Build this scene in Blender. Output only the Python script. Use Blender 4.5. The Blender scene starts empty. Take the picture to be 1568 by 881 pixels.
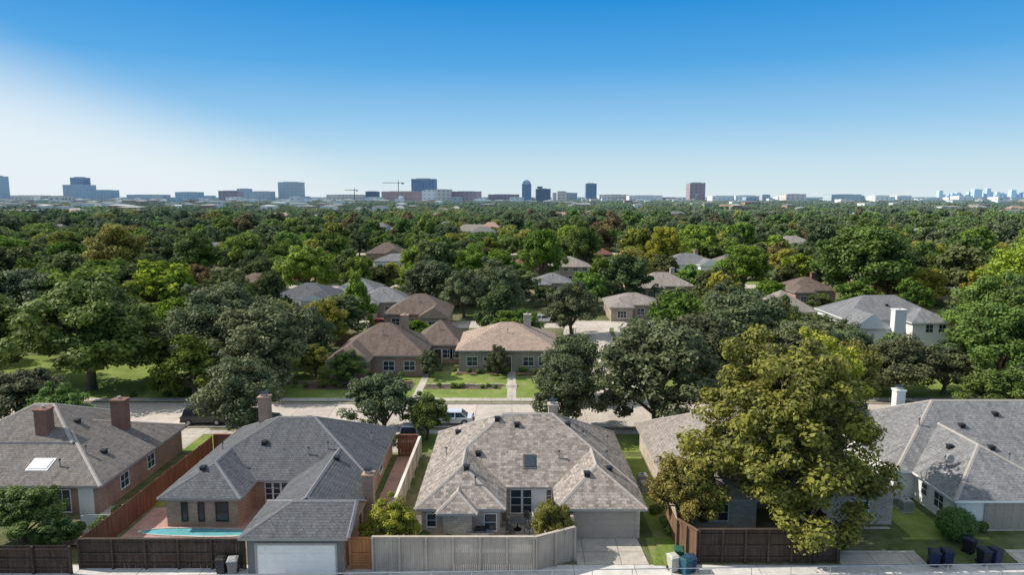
import bpy, math, random
import numpy as np
from mathutils import Vector, Matrix
scene=bpy.context.scene
R_=random.Random(11)
GZ=0.3
# ------------------------------------------------------------------ materials
def new_mat(name):
    m=bpy.data.materials.new(name); m.use_nodes=True
    nt=m.node_tree; b=nt.nodes['Principled BSDF']
    return m,nt,b
def N(nt,t,**kw):
    n=nt.nodes.new(t)
    for k,v in kw.items(): setattr(n,k,v)
    return n
def c4(c): return (c[0],c[1],c[2],1)
def mixc(nt,fac,a,b,mode='MIX'):
    n=nt.nodes.new('ShaderNodeMix'); n.data_type='RGBA'; n.blend_type=mode
    for s,v in ((n.inputs[0],fac),(n.inputs[6],a),(n.inputs[7],b)):
        if isinstance(v,bpy.types.NodeSocket): nt.links.new(v,s)
        elif isinstance(v,(int,float)): s.default_value=v
        else: s.default_value=c4(v)
    return n.outputs[2]
def noise(nt,scale,detail=4,coord='Object',dist=0,rough=.55):
    tc=nt.nodes.new('ShaderNodeTexCoord'); n=nt.nodes.new('ShaderNodeTexNoise')
    n.inputs['Scale'].default_value=scale; n.inputs['Detail'].default_value=detail
    n.inputs['Roughness'].default_value=rough
    n.inputs['Distortion'].default_value=dist
    nt.links.new(tc.outputs[coord],n.inputs['Vector']); return n.outputs['Fac']
def ramp(nt,fac,pts):
    n=nt.nodes.new('ShaderNodeValToRGB'); e=n.color_ramp.elements
    while len(e)<len(pts): e.new(.5)
    for i,(p,c) in enumerate(pts):
        e[i].position=p; e[i].color=c4(c) if not isinstance(c,(int,float)) else (c,c,c,1)
    nt.links.new(fac,n.inputs[0]); return n.outputs[0]
def m_simple(name,col,rough=.8,var=.15,scale=1.5,metal=0,spec=.3):
    m,nt,b=new_mat(name)
    f=noise(nt,scale,6); f=ramp(nt,f,[(.3,0.0),(.7,1.0)])
    lo=[c*(1-var) for c in col]; hi=[min(1,c*(1+var)) for c in col]
    nt.links.new(mixc(nt,f,lo,hi),b.inputs['Base Color'])
    b.inputs['Roughness'].default_value=rough; b.inputs['Metallic'].default_value=metal
    b.inputs['Specular IOR Level'].default_value=spec
    return m
def m_paving(name,col,joint=3.0):
    m,nt,b=new_mat(name)
    f=ramp(nt,noise(nt,.25,7,rough=.65),[(.3,0.),(.7,1.)]); o=mixc(nt,f,[c*.8 for c in col],[c*1.1 for c in col])
    g=ramp(nt,noise(nt,1.7,6,rough=.7),[(.35,.82),(.6,1.05)]); o=mixc(nt,1.,o,g,'MULTIPLY')
    tc=nt.nodes.new('ShaderNodeTexCoord'); br=nt.nodes.new('ShaderNodeTexBrick'); br.offset=0
    nt.links.new(tc.outputs['UV'],br.inputs['Vector']); br.inputs['Scale'].default_value=1; br.inputs['Brick Width'].default_value=joint; br.inputs['Row Height'].default_value=joint
    br.inputs['Mortar Size'].default_value=.03; br.inputs['Color1'].default_value=(1,1,1,1); br.inputs['Color2'].default_value=(.9,.9,.9,1); br.inputs['Mortar'].default_value=(.5,.48,.45,1)
    o=mixc(nt,1.,o,br.outputs['Color'],'MULTIPLY'); nt.links.new(o,b.inputs['Base Color']); b.inputs['Roughness'].default_value=.88; b.inputs['Specular IOR Level'].default_value=.2
    return m
def m_brick(name,c1,c2,mortar,bw=.22,bh=.075,ms=.012,var=.35,rough=.85,big=.25,offset=.5):
    m,nt,b=new_mat(name)
    tc=nt.nodes.new('ShaderNodeTexCoord'); br=nt.nodes.new('ShaderNodeTexBrick')
    br.offset=offset
    nt.links.new(tc.outputs['UV'],br.inputs['Vector'])
    br.inputs['Scale'].default_value=1; br.inputs['Brick Width'].default_value=bw
    br.inputs['Row Height'].default_value=bh; br.inputs['Mortar Size'].default_value=ms
    br.inputs['Color1'].default_value=c4(c1); br.inputs['Color2'].default_value=c4(c2)
    br.inputs['Mortar'].default_value=c4(mortar); br.inputs['Bias'].default_value=0
    br.inputs['Mortar Smooth'].default_value=.3
    f=ramp(nt,noise(nt,.7,7),[(.28,1-big),(.72,1+big*.6)])
    g=ramp(nt,noise(nt,9,3),[(.3,1-var*.5),(.7,1+var*.4)])
    o=mixc(nt,1.0,br.outputs['Color'],f,'MULTIPLY'); o=mixc(nt,1.0,o,g,'MULTIPLY')
    nt.links.new(o,b.inputs['Base Color']); b.inputs['Roughness'].default_value=rough
    b.inputs['Specular IOR Level'].default_value=.2
    return m
def m_shingle(name,c1,c2,var=.4,big=.14,bw=.34,bh=.22):
    m=m_brick(name,c1,c2,[c*.55 for c in c1],bw=bw,bh=bh,ms=.016,var=var,big=big,rough=.9)
    nt=m.node_tree; b=nt.nodes['Principled BSDF']; src=b.inputs['Base Color'].links[0].from_socket
    tc=nt.nodes.new('ShaderNodeTexCoord'); mp=nt.nodes.new('ShaderNodeMapping'); mp.inputs['Scale'].default_value=(1.3,.16,1)
    n=nt.nodes.new('ShaderNodeTexNoise'); n.inputs['Scale'].default_value=1.6; n.inputs['Detail'].default_value=5
    nt.links.new(tc.outputs['UV'],mp.inputs[0]); nt.links.new(mp.outputs[0],n.inputs['Vector'])
    s=ramp(nt,n.outputs['Fac'],[(.35,.84),(.6,1.05)]); o=mixc(nt,1.,src,s,'MULTIPLY')
    s2=ramp(nt,noise(nt,3.2,2,'UV'),[(.36,.68),(.44,1.0)]); o=mixc(nt,.7,o,mixc(nt,1.,o,s2,'MULTIPLY'))
    nt.links.new(o,b.inputs['Base Color']); return m
def m_wood(name,col,var=.25):
    m,nt,b=new_mat(name)
    tc=nt.nodes.new('ShaderNodeTexCoord'); mp=nt.nodes.new('ShaderNodeMapping')
    mp.inputs['Scale'].default_value=(6,6,.5)
    n=nt.nodes.new('ShaderNodeTexNoise'); n.inputs['Scale'].default_value=1.2; n.inputs['Detail'].default_value=5
    nt.links.new(tc.outputs['Object'],mp.inputs[0]); nt.links.new(mp.outputs[0],n.inputs['Vector'])
    f=ramp(nt,n.outputs['Fac'],[(.3,0.),(.7,1.)])
    o=mixc(nt,f,[c*(1-var) for c in col],[c*(1+var) for c in col])
    f2=ramp(nt,noise(nt,.35,3),[(.35,.8),(.65,1.1)])
    nt.links.new(mixc(nt,1.,o,f2,'MULTIPLY'),b.inputs['Base Color'])
    b.inputs['Roughness'].default_value=.85; b.inputs['Specular IOR Level'].default_value=.2
    return m
HAZE_PAINT=(.33,.45,.53)
def haze(nt,colsock,d0=200,d1=3800,mx=.85):  # paints aerial haze into the base colour, stronger with distance from the origin
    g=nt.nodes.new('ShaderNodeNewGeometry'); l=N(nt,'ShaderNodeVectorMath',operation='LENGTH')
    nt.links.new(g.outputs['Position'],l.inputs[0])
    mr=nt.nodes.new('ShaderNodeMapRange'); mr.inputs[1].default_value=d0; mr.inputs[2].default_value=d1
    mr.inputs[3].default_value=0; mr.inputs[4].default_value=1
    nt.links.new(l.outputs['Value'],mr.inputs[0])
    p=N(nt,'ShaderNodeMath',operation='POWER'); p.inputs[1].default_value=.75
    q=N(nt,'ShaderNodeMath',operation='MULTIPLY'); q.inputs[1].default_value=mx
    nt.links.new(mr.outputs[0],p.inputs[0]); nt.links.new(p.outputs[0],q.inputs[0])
    return mixc(nt,q.outputs[0],colsock,HAZE_PAINT)
def m_leaf(name,dark,light,far=False,transl=.25):
    m,nt,b=new_mat(name)
    at=N(nt,'ShaderNodeAttribute',attribute_name='tint')
    o=mixc(nt,at.outputs['Fac'],dark,light)
    oi=nt.nodes.new('ShaderNodeObjectInfo')
    hs=nt.nodes.new('ShaderNodeHueSaturation')
    mr=nt.nodes.new('ShaderNodeMapRange'); mr.inputs[3].default_value=.475; mr.inputs[4].default_value=.52
    nt.links.new(oi.outputs['Random'],mr.inputs[0]); nt.links.new(mr.outputs[0],hs.inputs['Hue'])
    m2=N(nt,'ShaderNodeMath',operation='MULTIPLY'); m2.inputs[1].default_value=7.31
    m3=N(nt,'ShaderNodeMath',operation='FRACT')
    nt.links.new(oi.outputs['Random'],m2.inputs[0]); nt.links.new(m2.outputs[0],m3.inputs[0])
    mr2=nt.nodes.new('ShaderNodeMapRange'); mr2.inputs[3].default_value=.78; mr2.inputs[4].default_value=1.3
    nt.links.new(m3.outputs[0],mr2.inputs[0]); nt.links.new(mr2.outputs[0],hs.inputs['Value'])
    hs.inputs['Saturation'].default_value=1.05
    nt.links.new(o,hs.inputs['Color'])
    col=hs.outputs['Color']
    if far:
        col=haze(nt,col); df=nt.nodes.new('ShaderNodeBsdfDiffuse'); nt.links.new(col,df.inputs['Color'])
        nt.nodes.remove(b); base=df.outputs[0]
    else:
        nt.links.new(col,b.inputs['Base Color']); b.inputs['Roughness'].default_value=.6
        b.inputs['Specular IOR Level'].default_value=.3; base=b.outputs[0]
    tr=nt.nodes.new('ShaderNodeBsdfTranslucent'); ms=nt.nodes.new('ShaderNodeMixShader'); ms.inputs[0].default_value=transl
    nt.links.new(col,tr.inputs['Color']); nt.links.new(base,ms.inputs[1]); nt.links.new(tr.outputs[0],ms.inputs[2])
    nt.links.new(ms.outputs[0],nt.nodes['Material Output'].inputs['Surface'])
    return m
def m_glass(name,col=(.03,.045,.06)):
    m,nt,b=new_mat(name); b.inputs['Base Color'].default_value=c4(col)
    f=ramp(nt,noise(nt,.8,2),[(.4,.08),(.6,.2)]); nt.links.new(f,b.inputs['Roughness'])
    b.inputs['Specular IOR Level'].default_value=.6
    return m
M={}
M['bark']=m_simple('bark',(.13,.105,.08),.9,.35,6)
M['white']=m_simple('white_paint',(.82,.81,.79),.6,.05)
M['trimgrey']=m_simple('grey_trim',(.36,.335,.315),.6,.08)
M['trimdark']=m_simple('dark_trim',(.10,.10,.105),.6,.1)
M['soffit']=m_simple('soffit_tan',(.42,.38,.33),.7,.08)
M['metal']=m_simple('galvanised_metal',(.45,.46,.47),.4,.1,4,.7)
M['black']=m_simple('black_plastic',(.02,.021,.025),.5,.2)
M['glass']=m_glass('window_glass')
M['concrete']=m_paving('concrete',(.56,.505,.44),2.4)
M['concrete2']=m_paving('alley_concrete',(.68,.65,.61),4)
M['street']=m_paving('street_concrete',(.60,.525,.455),4)
M['paver']=m_brick('pink_paver',(.50,.29,.25),(.42,.27,.23),(.33,.22,.2),.4,.4,.02)
M['roofA']=m_shingle('shingle_taupe',(.245,.215,.195),(.175,.155,.142))
M['roofB']=m_shingle('shingle_charcoal',(.118,.120,.128),(.150,.152,.160),.3,.10)
M['roofC']=m_shingle('shingle_weathered',(.45,.385,.335),(.22,.187,.168),.42,.10,.36,.24)
M['roofD']=m_shingle('shingle_driftwood',(.38,.33,.29),(.28,.245,.22))
M['roofE']=m_shingle('shingle_grey',(.285,.28,.28),(.20,.197,.20))
M['roofE2']=m_shingle('shingle_light_grey',(.26,.26,.265),(.195,.195,.20))
M['roofF']=m_shingle('shingle_brown',(.165,.122,.10),(.22,.168,.138))
M['roofG']=m_brick('roof_tile_tan',(.48,.36,.285),(.37,.27,.215),(.24,.18,.145),.4,.45,.035,big=.12)
M['roofR']=m_shingle('shingle_red',(.24,.11,.085),(.18,.095,.08))
M['capC']=m_simple('ridge_cap_light',(.37,.33,.30),.9,.15,5)
M['capB']=m_simple('ridge_cap_grey',(.19,.19,.20),.9,.15,5)
M['brickA']=m_brick('brick_rose',(.46,.26,.185),(.35,.19,.14),(.44,.36,.30))
M['brickB']=m_brick('brick_brown',(.52,.31,.205),(.36,.20,.135),(.46,.36,.29))
M['brickC']=m_brick('brick_greige',(.60,.50,.40),(.40,.33,.265),(.58,.51,.44),.4,.14,.02)
M['brickR']=m_brick('brick_red',(.28,.11,.075),(.20,.085,.06),(.3,.22,.18))
M['brickW']=m_brick('brick_white_painted',(.85,.84,.81),(.79,.78,.76),(.74,.73,.71),var=.1,big=.06)
M['wallgrey']=m_simple('siding_grey',(.16,.165,.175),.7,.08)
M['wallcream']=m_brick('stucco_cream',(.44,.365,.295),(.38,.315,.255),(.40,.34,.28),.6,.3,.02)
M['garagetan']=m_simple('garage_door_tan',(.40,.335,.28),.6,.06)
M['woodgrey']=m_wood('fence_greige',(.47,.405,.345),.12)
M['wooddark']=m_wood('fence_dark_brown',(.080,.057,.045),.35)
M['woodred']=m_wood('fence_red_cedar',(.22,.095,.06),.3)
M['woodor']=m_wood('gate_orange_cedar',(.48,.21,.09),.2)
M['woodwhite']=m_wood('fence_pale',(.68,.61,.52),.1)
M['woodmid']=m_wood('fence_brown',(.22,.13,.085),.3)
M['water']=m_simple('pool_water',(.15,.42,.46),.08,.15,2,0,.5)
M['mulch']=m_simple('mulch_bed',(.13,.09,.065),.95,.4,5)
L={}
L['oak']=m_leaf('foliage_live_oak',(.052,.068,.032),(.205,.232,.108))
L['green']=m_leaf('foliage_green',(.044,.082,.020),(.22,.305,.068))
L['bright']=m_leaf('foliage_bright_green',(.080,.14,.020),(.33,.43,.064))
L['yellow']=m_leaf('foliage_yellow_green',(.16,.17,.028),(.54,.49,.085),transl=.3)
L['autumn']=m_leaf('foliage_pecan_turning',(.085,.093,.024),(.41,.365,.09),transl=.27)
L['rust']=m_leaf('foliage_rust',(.085,.058,.028),(.30,.195,.08))
L['shrub']=m_leaf('foliage_shrub',(.035,.075,.02),(.175,.26,.064))
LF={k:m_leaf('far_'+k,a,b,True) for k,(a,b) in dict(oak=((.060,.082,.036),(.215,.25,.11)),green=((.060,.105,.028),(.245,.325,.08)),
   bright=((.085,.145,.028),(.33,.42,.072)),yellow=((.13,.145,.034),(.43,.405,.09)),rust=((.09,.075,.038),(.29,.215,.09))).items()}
# ------------------------------------------------------------------ mesh builder
def auto_uv(me):
    uvl=me.uv_layers.new(name='UVMap')
    for p in me.polygons:
        n=p.normal
        if abs(n.z)>.999: h=Vector((1,0,0)); s=Vector((0,1,0))
        else:
            h=Vector((0,0,1)).cross(n).normalized(); s=n.cross(h)
        for li in p.loop_indices:
            co=me.vertices[me.loops[li].vertex_index].co
            uvl.data[li].uv=(co.dot(h),co.dot(s))
class MB:
    def __init__(s,*mats): s.v=[]; s.f=[]; s.mi=[]; s.mats=list(mats)
    def idx(s,m):
        m=M[m] if isinstance(m,str) else m
        if m not in s.mats: s.mats.append(m)
        return s.mats.index(m)
    def poly(s,pts,m):
        b=len(s.v); s.v+= [tuple(p) for p in pts]; s.f.append(tuple(range(b,b+len(pts)))); s.mi.append(s.idx(m))
    def box(s,x0,x1,y0,y1,z0,z1,m,taper=0):
        b=len(s.v); t=taper
        s.v+=[(x0,y0,z0),(x1,y0,z0),(x1,y1,z0),(x0,y1,z0),(x0+t,y0+t,z1),(x1-t,y0+t,z1),(x1-t,y1-t,z1),(x0+t,y1-t,z1)]
        k=s.idx(m)
        for f in ((0,3,2,1),(4,5,6,7),(0,1,5,4),(1,2,6,5),(2,3,7,6),(3,0,4,7)):
            s.f.append(tuple(b+i for i in f)); s.mi.append(k)
    def obox(s,o,d,a0,a1,b0,b1,z0,z1,m):
        b=len(s.v); n=(-d[1],d[0])
        for z in (z0,z1):
            for a,bb in ((a0,b0),(a1,b0),(a1,b1),(a0,b1)):
                s.v.append((o[0]+d[0]*a+n[0]*bb,o[1]+d[1]*a+n[1]*bb,z))
        k=s.idx(m)
        for f in ((0,3,2,1),(4,5,6,7),(0,1,5,4),(1,2,6,5),(2,3,7,6),(3,0,4,7)):
            s.f.append(tuple(b+i for i in f)); s.mi.append(k)
    def tube(s,p0,p1,r0,r1,m,n=8,caps=True):
        p0=Vector(p0);p1=Vector(p1); d=(p1-p0).normalized()
        a=d.cross(Vector((0,0,1)))
        if a.length<.01: a=Vector((1,0,0))
        a.normalize(); c=d.cross(a); b=len(s.v); k=s.idx(m)
        for p,r in ((p0,r0),(p1,r1)):
            for i in range(n):
                t=2*math.pi*i/n; s.v.append(tuple(p+a*r*math.cos(t)+c*r*math.sin(t)))
        for i in range(n):
            j=(i+1)%n; s.f.append((b+i,b+j,b+n+j,b+n+i)); s.mi.append(k)
        if caps:
            s.f.append(tuple(b+i for i in range(n))[::-1]); s.mi.append(k)
            s.f.append(tuple(b+n+i for i in range(n))); s.mi.append(k)
    def build(s,name,parent=None,o=(0,0,0),bevel=0):
        me=bpy.data.meshes.new(name)
        me.from_pydata([(v[0]-o[0],v[1]-o[1],v[2]-o[2]) for v in s.v],[],s.f)
        for m in s.mats: me.materials.append(m)
        me.polygons.foreach_set('material_index',s.mi); me.update(); auto_uv(me)
        ob=bpy.data.objects.new(name,me); scene.collection.objects.link(ob)
        if parent: ob.parent=parent
        else: ob.location=o
        if bevel:
            md=ob.modifiers.new('b','BEVEL'); md.width=bevel; md.segments=2; md.limit_method='ANGLE'
        return ob
def empty(name,loc,rot=0):
    e=bpy.data.objects.new(name,None); e.empty_display_size=.5; scene.collection.objects.link(e)
    e.location=loc; e.rotation_euler=(0,0,rot); return e
# ------------------------------------------------------------------ houses
class House:
    def __init__(s,name,ox,oy,roof,wall,cap=None,fascia='trimgrey',rot=0,local=False,z=GZ):
        s.e=empty(name,(ox,oy,z),rot); s.o=(0,0,0) if local else (ox,oy,z)
        s.z=0 if local else z
        s.roof=MB(M[roof]); s.walls=MB(M[wall]); s.det=MB(); s.win=MB(); s.bl=[]
        s.rm=roof; s.wm=wall; s.cap=cap; s.fa=fascia
    def block(s,x0,x1,y0,y1,ze,p,axis='x',h0=True,h1=True,inset=.45,walls=True,caps=True):
        s.bl.append((x0,x1,y0,y1,ze,p,axis,h0,h1))
        if axis=='x': half=(y1-y0)/2; c=(y0+y1)/2; A=(x0+(half if h0 else 0),c); B=(x1-(half if h1 else 0),c)
        else: half=(x1-x0)/2; c=(x0+x1)/2; A=(c,y0+(half if h0 else 0)); B=(c,y1-(half if h1 else 0))
        if axis=='x' and A[0]>B[0]: m_=(A[0]+B[0])/2; A=(m_-.01,c); B=(m_+.01,c)
        if axis=='y' and A[1]>B[1]: m_=(A[1]+B[1])/2; A=(c,m_-.01); B=(c,m_+.01)
        zr=ze+half*p; r=s.roof
        P=[(x0,y0,ze),(x1,y0,ze),(x1,y1,ze),(x0,y1,ze)]; A3=(*A,zr); B3=(*B,zr)
        if axis=='x':
            r.poly([P[0],P[1],B3,A3],s.rm); r.poly([P[2],P[3],A3,B3],s.rm)
            r.poly([P[3],P[0],A3],s.rm if h0 else s.wm); r.poly([P[1],P[2],B3],s.rm if h1 else s.wm)
            hips=[(P[0],A3,h0),(P[3],A3,h0),(P[1],B3,h1),(P[2],B3,h1)]
        else:
            r.poly([P[1],P[2],B3,A3],s.rm); r.poly([P[3],P[0],A3,B3],s.rm)
            r.poly([P[0],P[1],A3],s.rm if h0 else s.wm); r.poly([P[2],P[3],B3],s.rm if h1 else s.wm)
            hips=[(P[0],A3,h0),(P[1],A3,h0),(P[3],B3,h1),(P[2],B3,h1)]
        th=.17
        Q=[(a,b,c_-th) for a,b,c_ in P]
        for i in range(4):
            j=(i+1)%4; r.poly([Q[i],Q[j],P[j],P[i]],s.fa)
        r.poly([Q[3],Q[2],Q[1],Q[0]],'soffit')
        if caps and s.cap:
            s.strip(A3,B3,.16,p)
            for a,b,h in hips: s.strip(a,b,.15,p*.7)
        if walls:
            s.walls.box(x0+inset,x1-inset,y0+inset,y1-inset,s.z-.4,ze-th-.005,s.wm)
    def strip(s,a,b,w,p):
        a=Vector(a); b=Vector(b); d=b-a
        if d.length<.3: return
        c=Vector((d.y,-d.x,0)).normalized()*w; u=Vector((0,0,.045)); l=Vector((0,0,-w*p+.02))
        s.roof.poly([a+c+l,b+c+l,b+u,a+u],s.cap); s.roof.poly([a+u,b+u,b-c+l,a-c+l],s.cap)
    def rz(s,x,y):
        best=0
        for x0,x1,y0,y1,ze,p,ax,h0,h1 in s.bl:
            if x0<=x<=x1 and y0<=y<=y1:
                if ax=='x': d=[y-y0,y1-y]+([x-x0] if h0 else [])+([x1-x] if h1 else [])
                else: d=[x-x0,x1-x]+([y-y0] if h0 else [])+([y1-y] if h1 else [])
                best=max(best,ze+p*min(d))
        return best
    def chimney(s,x,y,w,d,ztop,mat='brickR',flue=True):
        z0=s.rz(x,y)-1.2
        s.det.box(x-w/2,x+w/2,y-d/2,y+d/2,z0,ztop-.22,mat)
        s.det.box(x-w/2-.07,x+w/2+.07,y-d/2-.07,y+d/2+.07,ztop-.217,ztop-.08,mat)
        if flue:
            s.det.box(x-w*.28,x+w*.28,y-d*.28,y+d*.28,ztop-.078,ztop+.2,'metal')
            s.det.box(x-w*.38,x+w*.38,y-d*.38,y+d*.38,ztop+.203,ztop+.27,'black')
        else: s.det.tube((x,y,ztop-.078),(x,y,ztop+.15),.16,.14,'soffit',10)
    def vent(s,x,y,k='box'):
        z=s.rz(x,y)
        if k=='box':
            s.det.box(x-.2,x+.2,y-.2,y+.2,z-.2,z+.2,'black',.02); s.det.box(x-.25,x+.25,y-.25,y+.25,z+.203,z+.27,'black',.05)
        else:
            s.det.tube((x,y,z-.1),(x,y,z+.55),.06,.06,'metal',8); s.det.tube((x,y,z+.552),(x,y,z+.64),.12,.05,'black',8)
    def wbox(s,mb,face,pl,a0,a1,o0,o1,z0,z1,m):
        if face=='-y': mb.box(a0,a1,pl-o1,pl-o0,z0,z1,m)
        elif face=='+x': mb.box(pl+o0,pl+o1,a0,a1,z0,z1,m)
        elif face=='-x': mb.box(pl-o1,pl-o0,a0,a1,z0,z1,m)
    def window(s,face,pl,a,w,z0,z1,nx=2,nz=2,fr='white'):
        a0=a-w/2;a1=a+w/2; t=.06
        s.wbox(s.win,face,pl,a0,a1,-.02,.015,z0,z1,'glass')
        s.wbox(s.win,face,pl,a0-t,a1+t,-.02,.07,z0-t-.03,z0,fr); s.wbox(s.win,face,pl,a0-t,a1+t,-.02,.06,z1,z1+t,fr)
        s.wbox(s.win,face,pl,a0-t,a0,-.02,.055,z0,z1,fr); s.wbox(s.win,face,pl,a1,a1+t,-.02,.055,z0,z1,fr)
        for i in range(1,nx):
            x=a0+w*i/nx; s.wbox(s.win,face,pl,x-.02,x+.02,0,.035,z0,z1,fr)
        for i in range(1,nz):
            z=z0+(z1-z0)*i/nz; s.wbox(s.win,face,pl,a0,a1,0,.03,z-.02,z+.02,fr)
    def garage(s,face,pl,a,w,h,m,z=None):
        z=s.z if z is None else z
        s.wbox(s.win,face,pl,a-w/2,a+w/2,-.05,.02,z,z+h,m)
        rows=4; cols=8
        for r in range(rows):
            for c in range(cols):
                x0=a-w/2+w*c/cols+.07; x1=a-w/2+w*(c+1)/cols-.07
                z0=z+h*r/rows+.07; z1=z+h*(r+1)/rows-.07
                s.wbox(s.win,face,pl,x0,x1,0,.04,z0,z1,m)
        s.wbox(s.win,face,pl,a-w/2-.12,a-w/2-.002,0,.09,z,z+h,'trimgrey'); s.wbox(s.win,face,pl,a+w/2+.002,a+w/2+.12,0,.09,z,z+h,'trimgrey')
        s.wbox(s.win,face,pl,a-w/2-.12,a+w/2+.12,0,.1,z+h+.003,z+h+.13,'trimgrey')
    def door(s,face,pl,a,m='wooddark',w=.95,h=2.05):
        z=s.z
        s.wbox(s.win,face,pl,a-w/2,a+w/2,-.02,.03,z+.02,z+h,m)
        s.wbox(s.win,face,pl,a-w/2-.08,a-w/2-.003,0,.07,z,z+h,'white'); s.wbox(s.win,face,pl,a+w/2+.003,a+w/2+.08,0,.07,z,z+h,'white')
        s.wbox(s.win,face,pl,a-w/2-.08,a+w/2+.08,0,.075,z+h+.003,z+h+.09,'white')
    def done(s):
        s.roof.build('roof',s.e,s.o); s.walls.build('walls',s.e,s.o)
        if s.det.v: s.det.build('chimney_and_vents',s.e,s.o)
        if s.win.v: s.win.build('windows_and_doors',s.e,s.o)
def skylight(h,x,y,specs,side):
    for (w,d,m,u) in specs:
        z0=h.rz(x,y-d/2)+u; z1=h.rz(x,y+d/2)+u
        a=[(x-w/2,y-d/2,z0),(x+w/2,y-d/2,z0),(x+w/2,y+d/2,z1),(x-w/2,y+d/2,z1)]; b=[(p[0],p[1],p[2]-.16) for p in a]
        h.det.poly(a,m)
        for i in range(4): h.det.poly([b[i],b[(i+1)%4],a[(i+1)%4],a[i]],side)
# --- House C, the centre house
h=House('brick_ranch_house',1.3,52,'roofC','brickC','capC')
h.block(-6.7,9.3,48,60,2.7,.62)
h.block(-6.74,-.4,44.5,52.5,2.67,.60,'y',True,False)
h.block(3.0,9.34,44.5,52.5,2.67,.60,'y',True,False)
h.block(-5.2,-2.3,43.9,46.5,2.62,.66,'y',True,False)
h.chimney(3.4,55.0,.75,.75,7.0,'brickC')
for x,y in ((-2.6,50.5),(-4.6,56),(2.2,56.2),(4.5,53.1),(-1.2,53.4),(.4,52.9)): h.vent(x,y)
for x,y in ((5.4,46.9),(-3.3,47.4),(7.2,48.2)): h.vent(x,y)
for x,y in ((-5.2,52),(3.6,50.2),(5.6,52),(7.3,50.5),(-2.6,46.2),(8.0,55)): h.vent(x,y,'p')
skylight(h,1.35,49.9,((1.0,1.15,'trimdark',.05),(.78,.9,'glass',.12)),'trimdark')
h.garage('-y',44.95,6.3,4.5,2.0,'garagetan')
h.window('-y',44.95,-4.0,1.3,.9,2.1,2,2); h.window('-y',44.95,-1.5,.8,.9,2.1,1,2); h.window('-y',44.95,-5.6,.6,1.2,2.1,1,2)
for x in (.1,1.0): h.window('-y',48.45,x+.2,.75,.5,2.3,1,3)
h.door('-y',48.45,2.0,'white'); h.window('-y',48.45,2.75,.35,.4,2.3,1,4)
h.window('+x',8.9,47.5,1.2,1.,2.1)
h.done()
# --- House B, charcoal roof
h=House('brick_pool_house',-18,52,'roofB','brickB','capB')
h.block(-25.3,-10.6,49.3,61,2.7,.52)
h.block(-25.34,-19.3,46.2,53,2.67,.50,'y',True,False)
h.block(-16.8,-10.56,43.2,54,2.66,.49,'y',False,False)
h.block(-17.2,-10.3,40.3,45.7,2.75,.47,'x',True,False)
h.chimney(-21.5,57.5,.9,.8,6.9,'brickB'); h.chimney(-10.35,47.0,.75,.75,4.3,'brickB')
for x,y in ((-23,48.6),(-19,57),(-17.2,57.3),(-13.4,50),(-19.8,52.5),(-17.4,56.5)): h.vent(x,y)
for x,y in ((-21.4,50.5),(-14.6,52),(-12,56),(-23.4,53),(-16,51.5)): h.vent(x,y,'p')
h.garage('-y',40.75,-13.7,5.0,2.1,'white',0.0)
h.window('-y',46.65,-23.6,.35,.8,2.1,1,1,'wooddark'); h.window('-y',46.65,-22.4,.35,.8,2.1,1,1,'wooddark'); h.window('-y',46.65,-20.9,.8,.8,2.1,1,2,'wooddark')
for i in range(4): h.window('-y',49.75,-18.6+i*.62,.48,.5,2.3,1,4)
h.window('+x',-11.05,50,1.2,1.,2.1); h.window('+x',-11.05,55,1.2,1.,2.1)
h.done()
gw=MB(); gw.box(-16.72,-10.78,40.70,40.745,2.24,2.56,'wallgrey'); gw.box(-16.72,-16.33,40.70,40.745,-.1,2.237,'wallgrey'); gw.box(-11.07,-10.78,40.70,40.745,-.1,2.237,'wallgrey')
gw.box(-16.80,-16.755,40.72,45,-.1,2.55,'wallgrey')
gw.build('garage_siding',bpy.data.objects['brick_pool_house'],(-18,52,GZ))
# --- House A, far left
h=House('brick_corner_house',-38,55,'roofA','brickA','capC')
h.block(-48,-30.5,48.2,62,2.7,.42)
h.block(-44.5,-35.0,52.3,60.2,4.55,.50,caps=True,inset=.3)
h.chimney(-37.9,53.4,1.0,.9,7.1,'brickR',False); h.chimney(-34.0,57.3,1.15,.9,6.7,'brickR',False)
for x,y in ((-33.5,51.5),(-34.6,50.0)): h.vent(x,y,'p')
h.vent(-32.7,52.5); h.vent(-36.4,55.2)
skylight(h,-36.2,50.2,((1.7,1.2,'white',.05),(1.4,.95,'metal',.11)),'white')
h.window('-y',48.65,-34.0,1.8,.5,2.2,3,1); h.window('-y',48.65,-37.0,1.6,.5,2.2,2,1); h.door('-y',48.65,-31.9,'white')
h.window('+x',-30.95,52,1.1,1.,2.1); h.window('+x',-30.95,56,1.1,1.,2.1)
h.done()
# --- House D behind big pecan
h=House('brick_shaded_house',20,55,'roofD','brickC','capC')
h.block(11.6,28,49,62.5,2.7,.55)
h.block(11.56,18,46,54,2.67,.53,'y',True,False)
h.block(22,28.04,46.5,54,2.67,.53,'y',True,False)
h.chimney(22,57,.8,.8,7.2,'brickC')
for x,y in ((14,55),(17,53),(16,58)): h.vent(x,y)
h.window('-y',46.45,14.8,1.4,.9,2.1); h.window('-y',46.95,25,1.6,.8,2.1); h.window('+x',27.55,52,1.2,1,2.1)
h.done()
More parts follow.
